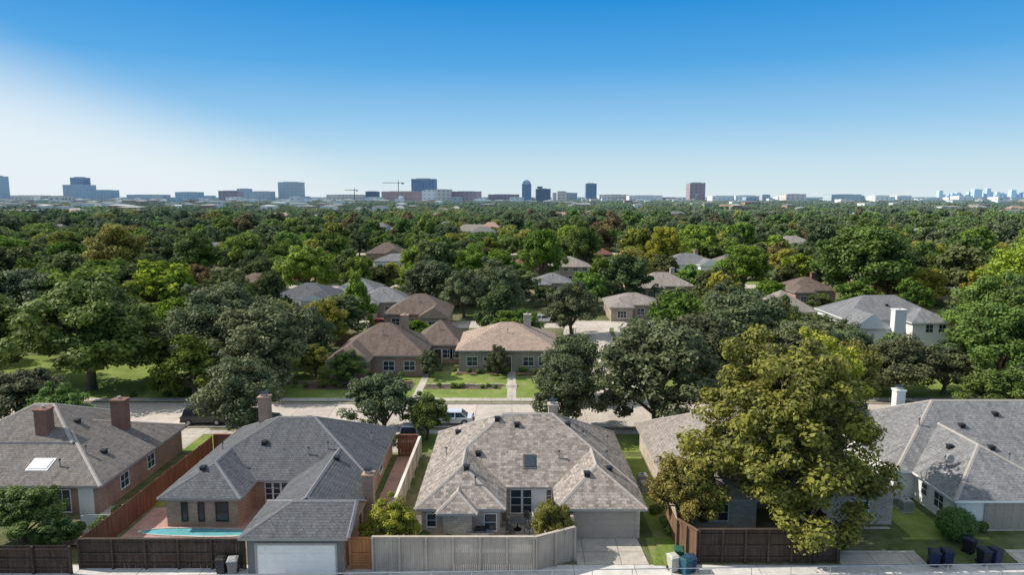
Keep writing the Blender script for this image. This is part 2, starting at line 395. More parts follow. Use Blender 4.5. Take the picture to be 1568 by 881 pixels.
# --- House E, right white house
h=House('white_brick_house',39,55,'roofE','brickW','capC','white')
h.block(30,51,51,64,2.7,.58)
h.block(31.3,40.2,45.8,56,2.67,.56,'y',True,False)
h.block(44,51.04,46.5,56,2.66,.56,'y',True,False)
h.chimney(35.2,60.3,.8,.8,6.7,'brickW')
for x,y in ((36,58.6),(41,56),(34.4,51.5),(38.7,52.9),(37.5,54.9),(40.5,58)): h.vent(x,y)
for x,y in ((34,55),(38,50)): h.vent(x,y,'p')
h.garage('-y',46.25,36.3,4.9,2.1,'garagetan')
h.window('-x',31.75,48.2,1.1,1.,2.1); h.window('-x',31.75,50,.7,1.2,2.1,1,2); h.window('-x',30.45,53,1.2,1.,2.1)
h.done()
sd=MB(); sd.tube((33.0,49.6,3.6),(33.0,49.6,4.3),.03,.03,'metal'); sd.tube((33.0,49.45,4.35),(33.03,49.2,4.42),.35,.30,'trimgrey',14)
sd.build('satellite_dish',None,(33,49.6,3.6))
# --- generic houses
HS=[]
def ghouse(name,x,yf,w,d,roof,wall,ze=2.7,p=.52,rot=0,ch=None,wing=1,win=True,vis=True):
    H=House(name,x,yf+d/2,roof,wall,None,'white' if wall=='brickW' else 'trimgrey',rot,True)
    H.block(-w/2,w/2,-d/2,d/2,ze,p)
    if wing==1: H.block(-w/2-.04,-w/2+w*.45,-d/2-3,d*.1,ze-.03,p-.02,'y',True,False)
    if wing==2: H.block(w/2-w*.45,w/2+.04,-d/2-3,d*.1,ze-.03,p-.02,'y',False,False)
    if wing==3: H.block(-w*.18,w*.18,-d/2-2.0,d*.1,ze-.03,p+.1,'y',False,False)
    if ch: H.chimney(w*.2,d*.1,1.0,.9,ze+d/2*p+1.0,ch,False)
    H.vent(w*.1,d*.3); H.vent(-w*.2,d*.2); H.vent(0,-d*.2,'p')
    pl=-d/2+.45
    if win:
        xs=[w*.1,w*.32] if wing==1 else [-w*.32,-w*.1]
        if wing==0: xs=[-w*.34,-w*.18,w*.2,w*.35]; H.door('-y',pl,0.0)
        for a in xs: H.window('-y',pl,a,1.4,.8,2.0,2,2)
        if wing in(1,2):
            a=(-w/2+w*.225) if wing==1 else w/2-w*.225
            H.window('-y',pl-3,a,1.7,.7,2.0,3,2)
        if ze>4.5:
            for a in (-w*.3,-w*.1,w*.12,w*.33): H.window('-y',pl,a,1.2,3.4,4.3,2,2)
        H.window('-x',-w/2+.45,1,1.2,.9,2.0); H.window('+x',w/2-.45,1,1.2,.9,2.0)
    H.done()
    HS.append((x,yf-3,yf+d,w,ze,vis)); return H
ghouse('brown_roof_house',-17.6,88,12.5,11,'roofF','brickA',2.9,.62,0,'brickB',1)
ghouse('brown_roof_house',-10.6,95,7,10,'roofF','brickA',2.8,.55,0,None,0)
ghouse('tile_roof_house',-.6,90.5,14.2,12.5,'roofG','wallcream',3.0,.45,0,'brickC',0)
ghouse('gable_roof_house',-17,120,12,10,'roofF','brickB',2.9,.6,0,None,2)
ghouse('grey_roof_house',-26,133,11,10,'roofE2','wallcream',3,.5,.1,None,1)
ghouse('slate_roof_house',-43,139,13,11,'roofB','brickW',3,.45,-.1,None,2)
ghouse('grey_roof_house',-35,150,10,10,'roofE2','brickW',3,.5,0,None,1)
ghouse('cottage_house',10,164,10,9,'roofE2','brickC',2.9,.45,0,None,1)
ghouse('beige_two_storey_house',16,186,12,11,'roofD','wallcream',4.6,.45,0,None,0)
ghouse('grey_two_storey_house',51,193,15,11,'roofE2','brickW',4.6,.5,.1,'brickA',2)
ghouse('light_roof_house',36,158,14,11,'roofD','wallcream',2.9,.5,0,'brickC',1)
ghouse('tan_roof_house',50,120,9,11,'roofD','brickC',3.2,.6,.1,None,0)
ghouse('dark_roof_house',67,150,11,10,'roofF','brickA',3,.5,0,'brickR',1)
ghouse('red_roof_house',5,203,11,10,'roofR','brickA',3.2,.55,0,None,1,vis=False)
ghouse('red_roof_house',31,243,11,10,'roofR','brickR',3.2,.5,0,None,1,vis=True)
ghouse('grey_roof_house',-46,245,14,12,'roofF','brickA',3.4,.6,0,None,2)
ghouse('white_wall_house',-38,218,13,10,'roofE2','brickW',3.2,.4,0,None,0)
ghouse('tan_roof_house',-22,396,26,14,'roofD','brickA',4,.5,0,None,1)
ghouse('grey_roof_house',-78,170,14,10,'roofF','brickA',3,.45,0,None,1)
ghouse('brown_roof_house',-62,160,12,10,'roofF','brickC',3,.45,0,None,2,vis=False)
ghouse('light_roof_house',24,131,11,9,'roofD','wallcream',2.8,.4,0,None,1)
ghouse('white_wall_house',-76,425,16,10,'roofE2','brickW',3.5,.2,0,None,0)
ghouse('brick_far_house',95,168,14,11,'roofA','brickA',3,.5,0,None,1,vis=False)
ghouse('brown_roof_house',90,118,13,11,'roofF','brickA',3,.5,0,None,1,vis=False)
ghouse('grey_roof_house',-12,205,12,10,'roofE2','brickA',3,.5,0,None,2,vis=False)
ghouse('brown_roof_house',72,215,12,10,'roofA','brickB',3.2,.5,0,None,1,vis=True)
ghouse('grey_roof_house',-115,262,14,10,'roofE2','brickW',3.4,.5,0,None,2)
ghouse('light_roof_house',125,300,15,11,'roofD','brickW',3.6,.5,0,None,1)
H=House('grey_two_storey_house',59.5,110,'roofE2','brickW',None,'white',.0)
H.block(52,68,105,116,5.0,.55); H.block(51.5,57,101,110,4.4,.75,'y',False,False); H.block(61,67.5,102.5,110,4.9,.5,'y',True,False)
H.chimney(57.8,100.6,1.7,1.2,7.4,'brickW',False); 
H.det.box(56.2,59.4,100.15,101.0,.0,3.0,'brickW',.15)
for a in (60,64,66): H.window('-y',102.95 if a>61 else 105.45,a,1.1,3.3,4.5,2,2)
H.window('-y',101.45,53.8,1.4,.9,2.1,3,2); H.window('-y',105.45,59,1.1,1.0,2.2)
H.vent(60,108); H.vent(64,113); H.done(); HS.append((59.5,100,116,17,3.6,True))
# ------------------------------------------------------------------ ground & paving
def ground():
    m,nt,b=new_mat('ground_soil_grass')
    f=ramp(nt,noise(nt,.08,8),[(.4,0.),(.62,1.)])
    o=mixc(nt,f,(.11,.14,.05),(.24,.21,.13))
    f2=ramp(nt,noise(nt,1.3,5),[(.3,.65),(.7,1.2)]); o=mixc(nt,1.,o,f2,'MULTIPLY')
    nt.links.new(haze(nt,o,200,4500,.9),b.inputs['Base Color']); b.inputs['Roughness'].default_value=.95; b.inputs['Specular IOR Level'].default_value=.1  # far ground carries the painted bluish haze in its colour
    xs=[-30000,-2000,-200,0,200,2000,30000]; ys=[(-400,0),(42.6,0),(45,GZ),(300,GZ),(3000,GZ),(40000,GZ)]
    g=MB(m)
    for j in range(len(ys)-1):
        for i in range(len(xs)-1):
            g.poly([(xs[i],ys[j][0],ys[j][1]),(xs[i+1],ys[j][0],ys[j][1]),(xs[i+1],ys[j+1][0],ys[j+1][1]),(xs[i],ys[j+1][0],ys[j+1][1])],m)
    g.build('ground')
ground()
def m_grass():
    m,nt,b=new_mat('lawn_grass')
    f=ramp(nt,noise(nt,.35,6),[(.3,0.),(.7,1.)]); o=mixc(nt,f,(.14,.205,.042),(.25,.315,.078))
    f2=ramp(nt,noise(nt,6,6,rough=.7),[(.3,.6),(.7,1.25)]); o=mixc(nt,1.,o,f2,'MULTIPLY')
    f3=ramp(nt,noise(nt,.9,4),[(.52,0.),(.72,.7)]); o=mixc(nt,f3,o,(.30,.26,.135))
    nt.links.new(o,b.inputs['Base Color']); b.inputs['Roughness'].default_value=.9; b.inputs['Specular IOR Level'].default_value=.1
    return m
M['grass']=m_grass()
def sheet(name,pts,m,dz=.004,z=GZ):
    g=MB(); g.poly([(p[0],p[1],(p[2] if len(p)>2 else z)+dz) for p in pts],m); return g.build(name)
def rect(name,x0,x1,y0,y1,m,dz=.004,z=GZ): return sheet(name,[(x0,y0),(x1,y0),(x1,y1),(x0,y1)],m,dz,z)
rect('street',-160,180,68,76,'street')
rect('street',-60,120,122,129,'street')
rect('street',-150,140,176,183,'street'); rect('street',-220,240,280,288,'street')
def curved():
    cl=[]
    for i in range(25):
        t=i/24; y=76.2+t*45.6; x=11.2+5.5*t+2.2*math.sin(t*math.pi*1.6); cl.append((x,y))
    g=MB(); k=MB(); s=MB()
    for i in range(24):
        (xa,ya),(xb,yb)=cl[i],cl[i+1]; z=GZ+.020
        g.poly([(xa-3,ya,z),(xa+3,ya,z),(xb+3,yb,z),(xb-3,yb,z)],'street')
        for o0,o1,hh,mb in ((-3.15,-3.0,.13,k),(3.0,3.15,.13,k),(-5.0,-3.9,.05,s),(3.9,5.0,.05,s)):
            mb.poly([(xa+o0,ya,GZ+hh),(xa+o1,ya,GZ+hh),(xb+o1,yb,GZ+hh),(xb+o0,yb,GZ+hh)],'concrete')
            mb.poly([(xa+o0,ya,GZ),(xa+o0,ya,GZ+hh),(xb+o0,yb,GZ+hh),(xb+o0,yb,GZ)],'concrete'); mb.poly([(xa+o1,ya,GZ),(xb+o1,yb,GZ),(xb+o1,yb,GZ+hh),(xa+o1,ya,GZ+hh)],'concrete')
    g.build('side_street'); k.build('kerb'); s.build('sidewalk'); return cl
CL=curved()
g=MB()
for y in (67.85,76.0): g.box(-160,180,y,y+.15,GZ-.05,GZ+.13,'concrete')
g.build('kerb')
g=MB()
for y0,y1 in ((66.0,67.2),(77.2,78.4)):
    x=-110
    while x<120:
        if not(y0>77 and 7.5<x<16): g.box(x,x+1.48,y0,y1,GZ-.05,GZ+.03,'concrete')
        x+=1.5
g.build('sidewalk')
rect('lawn',-110,120,78.45,88,'grass')
rect('lawn',-12.2,-1.2,88.01,90.3,'grass')
rect('lawn',-60,60,61.2,65.9,'grass')
rect('lawn',9.9,11.8,41.4,60,'grass',.012)
sheet('lawn',[(9.3,41.9,0),(11.9,41.9,0),(11.9,45,GZ),(9.3,45,GZ)],'grass',.02)
sheet('lawn',[(27.3,42.8,0),(33.4,42.8,0),(33.4,45.1,GZ),(27.3,45.1,GZ)],'grass',.014)
rect('lawn',28,31.0,45.1,58,'grass',.014)
rect('lawn',-110,-20,88.02,100,'grass',.008); rect('lawn',23,60,106,118,'grass')
rect('lawn',-160,160,184.5,190,'grass'); rect('lawn',-420,-180,560,640,'grass')
rect('lawn',-30,-26.9,50,60,'grass',.01)
rect('mulch_bed',-11,-1.3,82.2,83.4,'mulch',.012); rect('mulch_bed',-26,-12.3,82.0,84.4,'mulch',.012); rect('mulch_bed',-7.5,6.3,89.4,90.9,'mulch',.010)
rect('alley',-80,80,36,42.0,'concrete2',.004,0)
sheet('driveway',[(4.3,42,0),(9.0,42,0),(8.7,45.2,GZ),(4.0,45.2,GZ)],'concrete',.02)
sheet('driveway',[(33.4,42,0),(40,42,0),(39.6,46.3,GZ),(33.6,46.3,GZ)],'concrete',.02)
sheet('driveway',[(21.6,42,0),(27.3,42,0),(27.2,46.6,GZ),(22.2,46.6,GZ)],'concrete',.02)
rect('driveway',-12,-9.2,61,67.8,'concrete',.012); rect('driveway',-34,-31,62,67.8,'concrete',.012)
rect('patio_paving',-27.4,-16.8,44.7,49.7,'paver',.012)
rect('patio_paving',-8.4,4.0,43.0,48.4,'concrete',.010)
rect('side_passage',-10.5,-8.6,42.2,60,'paver',.014)
rect('patio_paving',-31,-28.0,44,50,'concrete',.012)
rect('garden_path',-.6,.5,78.45,90.8,'concrete',.012)
rect('garden_path',-11.9,-11.0,78.45,90,'concrete',.012)
g=MB()
for i in range(5): g.box(-.75,.65,82.5+i*.4,82.9+i*.4,GZ,GZ+.05+.06*min(i,4-i),'concrete')
g.build('garden_steps')
def stonewall(x,x1,y,hh,m):
    g=MB()
    while x<x1:
        w_=R_.uniform(.4,.8); g.box(x,x+w_-.02,y,y+.35,GZ-.05,GZ+hh+R_.uniform(-.05,.05),m,.03); x+=w_
    g.build('stone_retaining_wall')
stonewall(-10.8,-1.0,83.4,.3,'brickC'); stonewall(-34,-13,84.4,.4,'brickB')
def pool():
    g=MB(); n=40; cx,cy=-22.2,45.75; pts=[]
    for i in range(n):
        t=2*math.pi*i/n; r=1+.18*math.cos(2*t+.6)
        pts.append((cx+3.6*r*math.cos(t),cy+.62*r*math.sin(t)))
    g.poly([(x,y,GZ+.020) for x,y in pts],'water')
    for i in range(n):
        a=pts[i]; b=pts[(i+1)%n]
        o=lambda p:(cx+(p[0]-cx)*1.07,cy+(p[1]-cy)*1.3)
        A=o(a);B=o(b); z=GZ+.06
        g.poly([(*a,z),(*A,z),(*B,z),(*b,z)],'concrete'); g.poly([(*a,GZ),(*a,z),(*b,z),(*b,GZ)],'concrete'); g.poly([(*A,z),(*A,GZ),(*B,GZ),(*B,z)],'concrete')
    g.build('swimming_pool')
pool()
# ------------------------------------------------------------------ fences
def fence(name,p0,p1,h,z0,mat,z1=None,board=.14,cap=True,post=2.4,rails=0,front=-1,postout=.05):
    z1=z0 if z1 is None else z1
    g=MB(); L_=math.hypot(p1[0]-p0[0],p1[1]-p0[1]); d=((p1[0]-p0[0])/L_,(p1[1]-p0[1])/L_)
    n=int(L_/board)
    for i in range(n):
        a=i*L_/n; zz=z0+(z1-z0)*i/n; j=R_.uniform(-.008,.008)
        g.obox(p0,d,a+.006,a+L_/n-.006,-.012+j,.012+j,zz-.05,zz+h+(0 if cap else R_.uniform(-.02,.02)),mat)
    k=max(1,round(L_/post))
    for i in range(k+1):
        a=L_*i/k; zz=z0+(z1-z0)*i/k
        b0,b1=(-.12-postout,-.025) if front<0 else (.025,.12+postout)
        g.obox(p0,d,a-.06,a+.06,b0,b1,zz-.1,zz+h-.02 if not cap else zz+h+.02,mat)
    if cap and z0==z1: g.obox(p0,d,-.05,L_+.05,-.13,.1,z0+h+.023,z0+h+.07,mat); g.obox(p0,d,0,L_,-.05,-.03,z0+h-.2,z0+h-.04,mat)
    for r in range(rails):
        zz=h*(.15+.35*r)
        b0,b1=(-.09,-.03) if front<0 else (.03,.09)
        if z0==z1: g.obox(p0,d,0,L_,b0,b1,z0+zz,z0+zz+.09,mat)
    return g.build(name,None,(p0[0],p0[1],z0))
fence('wooden_fence',(-8.95,41.3),(1.4,41.3),2.3,0,'woodgrey',post=1.75)
fence('wooden_fence',(1.5,41.3),(4.1,42.6),2.3,0,'woodgrey',post=1.4)
fence('wooden_fence',(4.1,42.7),(4.1,44.9),2.2,0,'woodgrey',post=1.4)
fence('wooden_gate',(-10.45,41.5),(-9.0,41.5),2.1,0,'woodor',post=1.4,rails=2)
fence('wooden_fence',(-28.0,41.6),(-17.3,41.6),2.0,0,'wooddark',post=2.1,rails=3)
fence('wooden_fence',(-27.9,41.8),(-27.4,60),1.95,.15,'woodred',.3,cap=False,front=1)
fence('wooden_fence',(-45,41.0),(-28.2,41.0),1.9,0,'wooddark',cap=False,rails=3)
fence('wooden_fence',(-8.5,46),(-8.45,60),1.9,.3,'woodwhite')
fence('wooden_fence',(-10.4,60.2),(-8.6,60.2),2.0,.3,'woodred')
fence('wooden_fence',(-27.3,60.3),(-25.2,60.3),2.0,.3,'woodred')
fence('wooden_fence',(12.3,42.3),(21.4,42.3),2.3,0,'wooddark',post=1.5,rails=3)
fence('wooden_fence',(11.3,43.9),(12.2,42.3),2.2,0,'woodmid',post=1.2)
fence('wooden_fence',(11.2,43.9),(11.2,47),2.0,.15,'woodmid',.3,cap=False)
fence('wooden_fence',(21.5,42.4),(21.5,46.8),2.1,.1,'wooddark',.3,cap=False)
fence('wooden_fence',(-12,104.5),(8,104.5),1.9,.3,'woodred',cap=False,rails=0)
fence('wooden_fence',(-28,107),(-12,107),1.9,.3,'woodmid',cap=False)
fence('wooden_fence',(-11.2,98),(-11.0,104.4),1.9,.3,'woodred',cap=False)
fence('wooden_fence',(68,119),(88,119),1.9,.3,'woodmid',cap=False)
fence('white_picket_fence',(-30.9,46.5),(-28.7,46.5),1.0,.3,'white',cap=False,board=.18)
g=MB()
def rail():
    p0=(-45,38.6); p1=(45,40.9); L_=math.hypot(90,2.3); d=(90/L_,2.3/L_)
    g.obox(p0,d,0,L_,-.2,0,-.1,.45,'concrete2')
    g.tube((p0[0],p0[1]-.1,.95),(p1[0],p1[1]-.1,.95),.03,.03,'metal',6)
    for i in range(37):
        t=i/36; x=p0[0]+90*t; y=p0[1]+2.3*t-.1; g.tube((x,y,.4),(x,y,.95),.025,.025,'metal',6)
rail(); g.build('guard_rail')
# ------------------------------------------------------------------ small objects
def bin_(x,y,col,lid,rot=0,z=0):
    cm=m_simple('bin_plastic',col,.5,.08); lm=m_simple('bin_lid',lid,.5,.08)
    b=MB()
    b.v+=[(-.24,-.26,.08),(.24,-.26,.08),(.24,.26,.08),(-.24,.26,.08),(-.31,-.36,1.0),(.31,-.36,1.0),(.31,.36,1.0),(-.31,.36,1.0)]
    k=b.idx(cm)
    for f in ((0,3,2,1),(4,5,6,7),(0,1,5,4),(1,2,6,5),(2,3,7,6),(3,0,4,7)): b.f.append(f); b.mi.append(k)
    b.box(-.34,.34,-.42,.4,1.003,1.07,lm,.03); b.box(-.28,.28,-.3,.3,1.073,1.13,lm,.08)
    b.tube((-.3,.42,.95),(.3,.42,.95),.025,.025,lm,6)
    for s_ in (-.3,.24): b.tube((s_,.25,.13),(s_+.06,.25,.13),.13,.13,'black',12)
    o=b.build('wheelie_bin',None,(0,0,0),.015); o.location=(x,y,z); o.rotation_euler=(0,0,rot)
bin_(-18.6,41.0,(.03,.035,.05),(.02,.02,.02)); bin_(-17.85,40.9,(.2,.2,.2),(.35,.35,.34),.2)
bin_(10.4,41.3,(.5,.48,.42),(.5,.48,.42),.3); bin_(11.0,42.2,(.04,.13,.09),(.03,.1,.07),-.2); bin_(11.5,41.2,(.03,.06,.14),(.03,.05,.1),.1); bin_(11.1,40.9,(.02,.1,.16),(.02,.07,.1),.5)
for i,(x,y,c) in enumerate([(27.6,41.9,(.018,.03,.09)),(28.5,42.0,(.016,.028,.08)),(31.0,42.1,(.018,.02,.035)),(31.8,42.2,(.025,.04,.10)),(30.9,43.4,(.02,.02,.025))]): bin_(x,y,c,(.018,.025,.045),.2*i-.3,.06 if y>42.8 else 0)
def ac(x,y,z=GZ):
    g=MB(); g.box(-.45,.45,-.45,.45,-.02,.06,'concrete'); g.box(-.38,.38,-.38,.38,.063,.85,'trimgrey')
    for i in range(9): 
        zz=.12+i*.078; g.box(-.4,.4,-.4,.4,zz,zz+.03,'metal')
    g.tube((0,0,.853),(0,0,.9),.33,.33,'metal',16); g.tube((0,0,.903),(0,0,.93),.1,.1,'black',8)
    o=g.build('air_conditioner_unit'); o.location=(x,y,z)
ac(10.8,52.5); ac(10.8,54); ac(29.9,49.2); ac(29.9,50.4)
def lounger(x,y,rot):
    g=MB(); cu=m_simple('cushion_fabric',(.6,.59,.57),.9,.05)
    g.box(-.9,.9,-.4,.4,.12,.3,'wooddark'); g.box(-.88,-.01,-.38,.38,.303,.45,cu,.03); g.box(.01,.88,-.38,.38,.303,.45,cu,.03)
    g.box(-.9,.9,.41,.6,.12,.85,cu,.03); g.box(-1.1,-.91,-.4,.6,.1,.62,cu,.02); g.box(.91,1.1,-.4,.6,.1,.62,cu,.02)
    for a in (-.85,.8):
        for b in (-.35,.3): g.box(a,a+.05,b,b+.05,0,.12,'black')
    o=g.build('outdoor_sofa',None,(0,0,0),.02); o.location=(x,y,GZ+.012); o.rotation_euler=(0,0,rot)
lounger(2.5,47.3,0); lounger(3.0,45.6,-1.5)
def table(x,y):
    g=MB(); g.tube((0,0,.70),(0,0,.74),.6,.6,'trimdark',24); g.tube((0,0,0),(0,0,.7),.05,.05,'black'); g.tube((0,0,0),(0,0,.04),.3,.3,'black',16)
    o=g.build('patio_table'); o.location=(x,y,GZ+.012)
    for k in range(4):
        t=k*math.pi/2+.6; c=MB(); c.box(-.23,.23,-.23,.23,.42,.46,'trimdark'); c.box(-.23,.23,.19,.23,.463,.95,'trimdark')
        for a in (-.22,.19):
            for b in (-.22,.19): c.box(a,a+.03,b,b+.03,0,.417,'black')
        q=c.build('patio_chair'); q.location=(x+.95*math.sin(t),y+.95*math.cos(t),GZ+.012); q.rotation_euler=(0,0,-t)
table(.4,46.2)
g=MB(); g.box(-.6,.6,-.3,.3,.1,.85,'metal'); g.box(-.4,.4,-.28,.28,.853,1.15,'black',.1); g.tube((-.35,-.33,.95),(.35,-.33,.95),.02,.02,'metal'); g.box(-.95,-.61,-.28,.28,.78,.82,'metal'); g.box(.61,.95,-.28,.28,.78,.82,'metal')
for a in (-.5,.4): g.box(a,a+.1,-.25,-.15,0,.1,'black')
o=g.build('barbecue_grill'); o.location=(-2.2,44.3,GZ+.012)
def car(name,x,y,rot,col,kind='suv'):
    pm,nt,b=new_mat('car_paint'); 
    f=noise(nt,3,2); nt.links.new(mixc(nt,f,[c*.95 for c in col],[c*1.05 for c in col]),b.inputs['Base Color']); b.inputs['Roughness'].default_value=.25; b.inputs['Coat Weight'].default_value=.6
    e=empty(name,(x,y,GZ+.01),rot)
    def loft(prof,ws,mat,nm,bev=.05):
        g=MB(); k=g.idx(mat); n=len(prof); 
        for sgn in (-1,1):
            for (px,pz),w in zip(prof,ws): g.v.append((px,sgn*w,pz))
        for i in range(n):
            j=(i+1)%n; g.f.append((i,j,n+j,n+i)); g.mi.append(k)
        g.f.append(tuple(range(n))[::-1]); g.mi.append(k); g.f.append(tuple(range(n,2*n))); g.mi.append(k)
        g.build(nm,e,(0,0,0),bev)
    H_=1.75 if kind=='suv' else 1.45
    if kind=='truck': H_=1.85
    belt=H_*.6
    loft([(-2.3,.3),(2.3,.3),(2.35,.62),(2.25,belt*.88),(1.15,belt),(-2.2,belt),(-2.35,belt*.8)],[.86,.86,.9,.86,.88,.88,.88],pm,'body')
    if kind=='truck': pr=[(1.1,belt-.02),(-.7,belt-.02),(-.6,H_-.04),(.45,H_-.04)]
    elif kind=='suv': pr=[(1.2,belt-.02),(-2.15,belt-.02),(-1.9,H_-.06),(.5,H_-.06)]
    else: pr=[(1.15,belt-.02),(-1.75,belt-.02),(-1.1,H_-.06),(.35,H_-.06)]
    loft(pr,[.82,.82,.68,.68],M['glass'],'windows',.03)
    r=pr[2:]; g=MB(); g.box(r[0][0]-.05,r[1][0]+.05,-.7,.7,H_-.07,H_,pm,.04)
    xm=(r[0][0]+r[1][0])/2
    for s_ in (-1,1):
        for xx,xt in ((pr[1][0]*.98,r[0][0]),(xm-.1,xm-.1),(pr[0][0]*.9,r[1][0])):
            g.tube((xx,s_*.83,belt-.02),(xt,s_*.69,H_-.05),.05,.04,pm,6)
    g.box(2.28,2.37,-.75,-.45,.62,.78,'white'); g.box(2.28,2.37,.45,.75,.62,.78,'white'); g.box(2.3,2.4,-.8,.8,.32,.5,'black')
    tl=m_simple('tail_light',(.35,.01,.01),.3,.05)
    g.box(-2.38,-2.3,-.82,-.6,.7,.9,tl); g.box(-2.38,-2.3,.6,.82,.7,.9,tl); g.box(-2.42,-2.33,-.8,.8,.32,.5,'black')
    if kind=='truck': g.box(-2.2,-.85,-.72,.72,belt+.003,belt+.02,'black')
    g.build('trim',e)
    g=MB()
    for wx in (-1.45,1.45):
        for s_ in (-1,1):
            g.tube((wx,s_*.68,.34),(wx,s_*.92,.34),.34,.34,'black',20); g.tube((wx,s_*.922,.34),(wx,s_*.94,.34),.2,.18,'metal',12)
    g.build('wheels',e)
car('parked_suv',-32.2,69.4,.02,(.02,.022,.027),'suv'); car('parked_sedan',-26.9,69.6,0.0,(.015,.016,.02),'sedan')
car('parked_pickup_truck',-9.9,63.6,1.55,(.6,.62,.64),'truck'); car('parked_sedan',-6.4,69.3,3.14,(.65,.67,.7),'sedan')
car('parked_sedan',6,127.6,0,(.6,.6,.6),'sedan'); car('parked_suv',-11.5,92,1.5,(.05,.08,.1),'suv'); car('parked_sedan',-24,123.6,0,(.25,.02,.02),'sedan')
# ------------------------------------------------------------------ trees
def quads_mesh(name,V,F,mi,tint,mats):
    me=bpy.data.meshes.new(name); nf=len(F)
    me.vertices.add(len(V)); me.vertices.foreach_set('co',np.asarray(V,np.float32).ravel())
    me.loops.add(nf*4); me.loops.foreach_set('vertex_index',np.asarray(F,np.int32).ravel())
    me.polygons.add(nf); me.polygons.foreach_set('loop_start',np.arange(0,nf*4,4,dtype=np.int32))
    try: me.polygons.foreach_set('loop_total',np.full(nf,4,np.int32))
    except Exception: pass
    for m in mats: me.materials.append(m)
    me.polygons.foreach_set('material_index',np.asarray(mi,np.int32))
    a=me.attributes.new('tint','FLOAT','FACE'); a.data.foreach_set('value',np.asarray(tint,np.float32))
    me.update(calc_edges=True); return me
def leaves(rng,C,Rd,n,size,zs=.8,shell=.5):
    k=len(C); idx=np.repeat(np.arange(k),n); Nn=len(idx)
    d=rng.normal(size=(Nn,3)); d/=np.linalg.norm(d,axis=1)[:,None]
    rr=Rd[idx]*(rng.uniform(shell,1.08,Nn)); p=C[idx]+d*rr[:,None]*np.array([1,1,zs])
    nrm=d*.85+rng.normal(size=(Nn,3))*.43+np.array([0,0,.42]); nrm/=np.linalg.norm(nrm,axis=1)[:,None]
    t=np.cross(nrm,rng.normal(size=(Nn,3))); t/=np.linalg.norm(t,axis=1)[:,None]; b=np.cross(nrm,t)
    s=(size*rng.uniform(.6,1.35,Nn))[:,None]
    V=np.stack([p-t*s*.6,p+b*s*.36,p+t*s*.6,p-b*s*.36],1).reshape(-1,3)
    F=np.arange(Nn*4).reshape(-1,4)
    ct=rng.uniform(0,1,k)
    tint=np.clip(ct[idx]*.45+rng.uniform(0,1,Nn)*.55,0,1)
    return V,F,tint
def tube_np(path,rad,n=7):
    V=[];F=[]
    for i,(p,r) in enumerate(zip(path,rad)):
        q=Vector(path[min(i+1,len(path)-1)])-Vector(path[max(i-1,0)]); q.normalize()
        a=q.cross(Vector((.3,.9,.1))).normalized(); c=q.cross(a)
        for j in range(n):
            th=2*math.pi*j/n; V.append(tuple(Vector(p)+a*r*math.cos(th)+c*r*math.sin(th)))
    for i in range(len(path)-1):
        for j in range(n):
            k=(j+1)%n; F.append((i*n+j,i*n+k,(i+1)*n+k,(i+1)*n+j))
    return V,F
def tree_mesh(name,seed,R=5,H=10,zb=1.8,nl=9,nc=90,per=220,leaf=.3,lm=None,cr=.2,conic=0,z0=.28,z1=.78,rt=.45):
    rng=np.random.default_rng(seed); 
    lobes=[]
    for i in range(nl):
        a=i*2.399+rng.uniform(-.3,.3); q=(i+.5)/nl
        rad=R*(.62-rt*q**1.5)*rng.uniform(.8,1.12); z=zb+(H-zb)*(z0+(z1-z0)*q)+rng.uniform(-.4,.4)
        lr=R*rng.uniform(.34,.50)*(1-.2*q)
        if conic: rad*=(1-.6*q); lr*=(1-.45*q); z=zb+(H-zb)*(.15+.72*q)
        lobes.append((rad*math.cos(a),rad*math.sin(a),z,lr))
    C=[];Rd=[]
    per_l=max(1,nc//nl)
    for lx,ly,lz,lr in lobes:
        for _ in range(per_l):
            d=rng.normal(size=3); d[2]=d[2]*.8+.25; d/=np.linalg.norm(d); u=rng.uniform(.5,1.05)
            c=np.array([lx,ly,lz])+d*lr*u*np.array([1,1,.85]); 
            c[2]=min(max(c[2],zb*.8+.3),H-.2); C.append(c); Rd.append(R*cr*rng.uniform(.6,1.2))
    C=np.array(C); Rd=np.array(Rd)
    V,F,t=leaves(rng,C,Rd,per,leaf)
    TV=[];TF=[]
    def add(path,rad):
        v,f=tube_np(path,rad); b=len(TV); TV.extend(v); TF.extend([tuple(b+i for i in q) for q in f])
    tr=R*.055
    top=(rng.uniform(-.2,.2),rng.uniform(-.2,.2),max(zb*1.1,1.6))
    add([(0,0,-.3),(0,0,.3),(top[0]*.5,top[1]*.5,top[2]*.6),top],[tr*1.5,tr*1.15,tr,tr*.9])
    for lx,ly,lz,lr in lobes:
        m1=(top[0]+(lx-top[0])*.45,top[1]+(ly-top[1])*.45,top[2]+(lz-top[2])*.62)
        add([top,m1,(lx,ly,lz)],[tr*.6,tr*.38,tr*.15])
        for _ in range(4):
            d=rng.normal(size=3); d/=np.linalg.norm(d); e=(lx+d[0]*lr,ly+d[1]*lr,lz+abs(d[2])*lr*.9)
            add([(lx*.9,ly*.9,lz*.97),((lx+e[0])/2,(ly+e[1])/2,(lz+e[2])/2+.1),e],[tr*.2,tr*.13,tr*.05])
    nb=len(TV); V=np.concatenate([np.array(TV),V]); F2=np.concatenate([np.array(TF),F+nb])
    mi=np.concatenate([np.zeros(len(TF)),np.ones(len(F))]); tint=np.concatenate([np.zeros(len(TF)),t])
    return quads_mesh(name,V,F2,mi,tint,[M['bark'],lm or L['oak']])
NEAR=[tree_mesh('near_tree_%d'%i,100+i,nl=10+i%3,nc=125,per=185,leaf=.26,cr=.175,zb=1.4,z0=.2) for i in range(4)]
CON=tree_mesh('tall_tree',55,R=5,H=10,zb=1,nl=14,nc=110,per=150,leaf=.4,conic=1)
